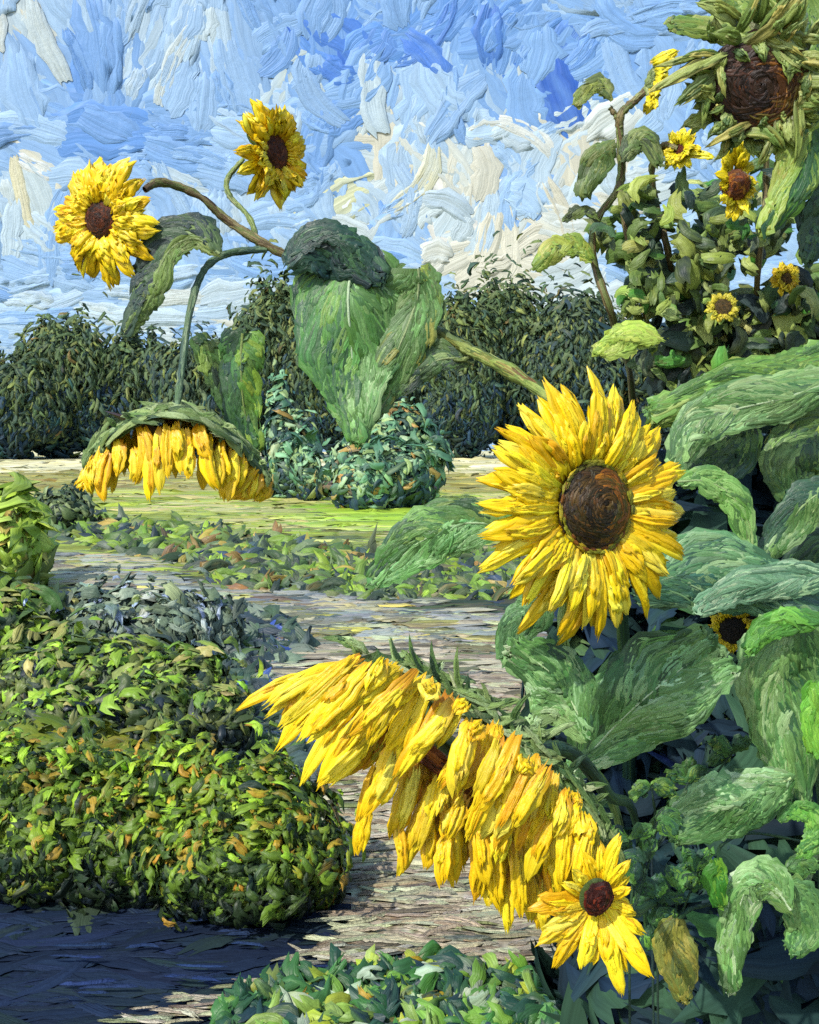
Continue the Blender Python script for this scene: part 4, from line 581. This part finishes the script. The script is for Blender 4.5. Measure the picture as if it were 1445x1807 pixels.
# ---- sunflower at the lower right: twin small blooms and arching leaves
pJ = empty('sunflower_plant', W(1440, 1500, 2.1)*np.array([1, 1, 0]), None, 'leafy sunflower at the lower right with two tiny dark centred blooms and arching leaves', 'sunflower')
stem(pJ, [(1310, 1100, 2.06), (1350, 1110, 2.1), (1400, 1150, 2.12), (1440, 1350, 2.12), (1450, 1500, 2.12), (1455, 2200, 2.12)], 13, GD); stem(pJ, [(1448, 1480, 2.1), (1420, 1560, 2.0), (1380, 1560, 1.9)], 10, GS); stem(pJ, [(1450, 1450, 2.1), (1400, 1370, 2.0), (1370, 1390, 1.9)], 10, GD)
head(pJ, 1294, 1112, 2.0, (-.4, -1, 0), .025, .02, 12, '17120f:4 241a14:3', dome=.25, wd=.016, layers=((.1, 0, 1.), (.5, .5, .7)), sep=0, pp='e4c818:3 f0d420:3 c8a818:2', orb='a8801a:1', label='lower of the two tiny blooms')
head(pJ, 1328, 1096, 2.02, (-.1, -1, .1), .013, .02, 10, '2a1c12:4 3a2414:3', dome=.25, wd=.013, layers=((.1, 0, 1.), (.5, .5, .7)), sep=0, pp='e4c818:3 f0d420:3 c8a818:2', orb='a8801a:1', label='upper of the two tiny blooms')
leaf(pJ, [(1400, 1098), (1380, 1190), (1390, 1290), (1412, 1425)], [60, 80, 70, 5], [62, 72, 56, 5], 1.82, '4f7a3c:3 3f6838:3 6a9450:2.5 2f5438:1.5 86a86a:1', '5f8a4c:3 7aa060:3 4c7840:3 94b078:1.5', 280, fold=.2, sl=90, sw=17, rib='8aa870', label='broad hanging leaf at the right edge')
leaf(pJ, [(1460, 1095), (1400, 1100), (1350, 1110), (1322, 1150)], [6, 16, 14, 4], [6, 18, 14, 4], 1.78, '4f8a34:3 64a040:3 3f7434:2', None, 50, sl=60, sw=14, rib=None)
leaf(pJ, [(1438, 1205), (1432, 1260), (1440, 1330)], [10, 14, 5], [8, 12, 5], 1.74, '7ab440:3 5c9a34:3', None, 24, sl=60, sw=13, rib=None)
leaf(pJ, [(1395, 1372), (1330, 1400), (1270, 1425), (1185, 1465)], [12, 52, 48, 20], [10, 34, 50, 22], 1.78, '5f8c4c:3 4a7840:3 7aa068:2 35603a:2', '84aa70:3 6a9456:3 9cba8a:1.5 4a7844:2', 190, fold=.25, sl=60, sw=16, rib='b4cc8c', label='crumpled pale leaf')
leaf(pJ, [(1395, 1605), (1360, 1560), (1318, 1565), (1296, 1640), (1290, 1748)], [8, 22, 30, 24, 8], [8, 34, 26, 22, 8], 1.72, '6c9650:3 84a86a:3 507c40:3 a4be90:1 3a6038:1', None, 150, fold=.3, sl=60, sw=14, rib='b9d0a4', label='pale arching leaf above the bottom right corner')
leaf(pJ, [(1390, 1560), (1410, 1590), (1420, 1640), (1400, 1680)], [20, 30, 30, 6], [14, 26, 26, 6], 1.76, '5f8c4c:3 4a7444:3 7aa05c:2', None, 70, sl=50, sw=14, rib=None)
leaf(pJ, [(1375, 1450), (1400, 1428), (1435, 1440), (1440, 1480), (1412, 1510)], [5, 12, 14, 14, 6], [5, 10, 12, 14, 6], 1.8, '5f9a3c:3 86b858:2 457a38:3', None, 60, sl=36, sw=11, rib=None)
leaf(pJ, [(1390, 1535), (1415, 1525), (1440, 1530)], [6, 16, 6], [6, 16, 6], 1.8, '5f8c44:3 4a7440:3', None, 20, sl=30, sw=12, rib=None)
leaf(pJ, [(1267, 1515), (1262, 1555), (1272, 1598)], [8, 15, 3], [8, 15, 3], 1.7, '2f6a20:3 44822c:3 6a9a30:2', None, 22, sl=50, sw=11, rib=None, name='bud', label='narrow dark green bud')
stem(pJ, [(1267, 1518, 1.7), (1275, 1490, 1.8), (1330, 1470, 2.), (1440, 1490, 2.1)], 5, GD)
leaf(pJ, [(1195, 1622), (1190, 1660), (1200, 1710), (1208, 1765)], [14, 34, 28, 4], [14, 32, 28, 4], 1.62, '7a7a30:3 6a7034:3 8f8a3c:2 4f5c30:2', None, 70, sl=50, sw=12, rib='a09a4c', label='withered olive leaf')
stem(pJ, [(1195, 1625, 1.62), (1230, 1600, 1.75), (1330, 1590, 1.95), (1445, 1600, 2.1)], 6, GD)
# small weeds between
def weed(label, spots, Y, p, s):
    u, v = spots[0]; t = empty('leafy_weed', W(u, 1900, Y)*np.array([1, 1, 0]), None, label, 'weed')
    vr = max(b for a, b in spots)+60; stem(t, [(u+8, HV+EYE*F/Y+10, Y), (u, vr, Y)], 5, '20343a:2 2c4636:2')
    for (a, b) in spots: stem(t, [(u, vr+6, Y), ((u+a)/2+6, (b+vr)/2, Y), (a, b, Y)], 4, GD)
    for (a, b) in spots:
        for j in range(3): an = U(0, 2*np.pi); leaf(t, [(a, b), (a+np.cos(an)*s*.5, b+np.sin(an)*s*.5-5), (a+np.cos(an)*s, b+np.sin(an)*s)], [3, s*.3, 2], [3, s*.28, 2], Y+U(-.03, .03), p, None, 12, sl=s*.7, sw=9, rib=None)
weed('small leafy weed right of the drooping flower', [(1110, 1480), (1140, 1520), (1120, 1560), (1160, 1450)], 1.6, '3f6a34:3 2c5038:3 5a8a38:2 1f3c38:2', 42)
weed('small leafy weed above the withered olive leaf', [(1160, 1590), (1200, 1570), (1150, 1630), (1230, 1540)], 1.75, '35603a:3 27483a:3 4f8038:2 6a9a3a:1', 44)
weed('small leafy weed under the widest leaf', [(1150, 1390), (1215, 1380), (1180, 1440), (1290, 1330)], 2.0, '3f6a34:3 2c5038:3 6a8c3c:2', 40)
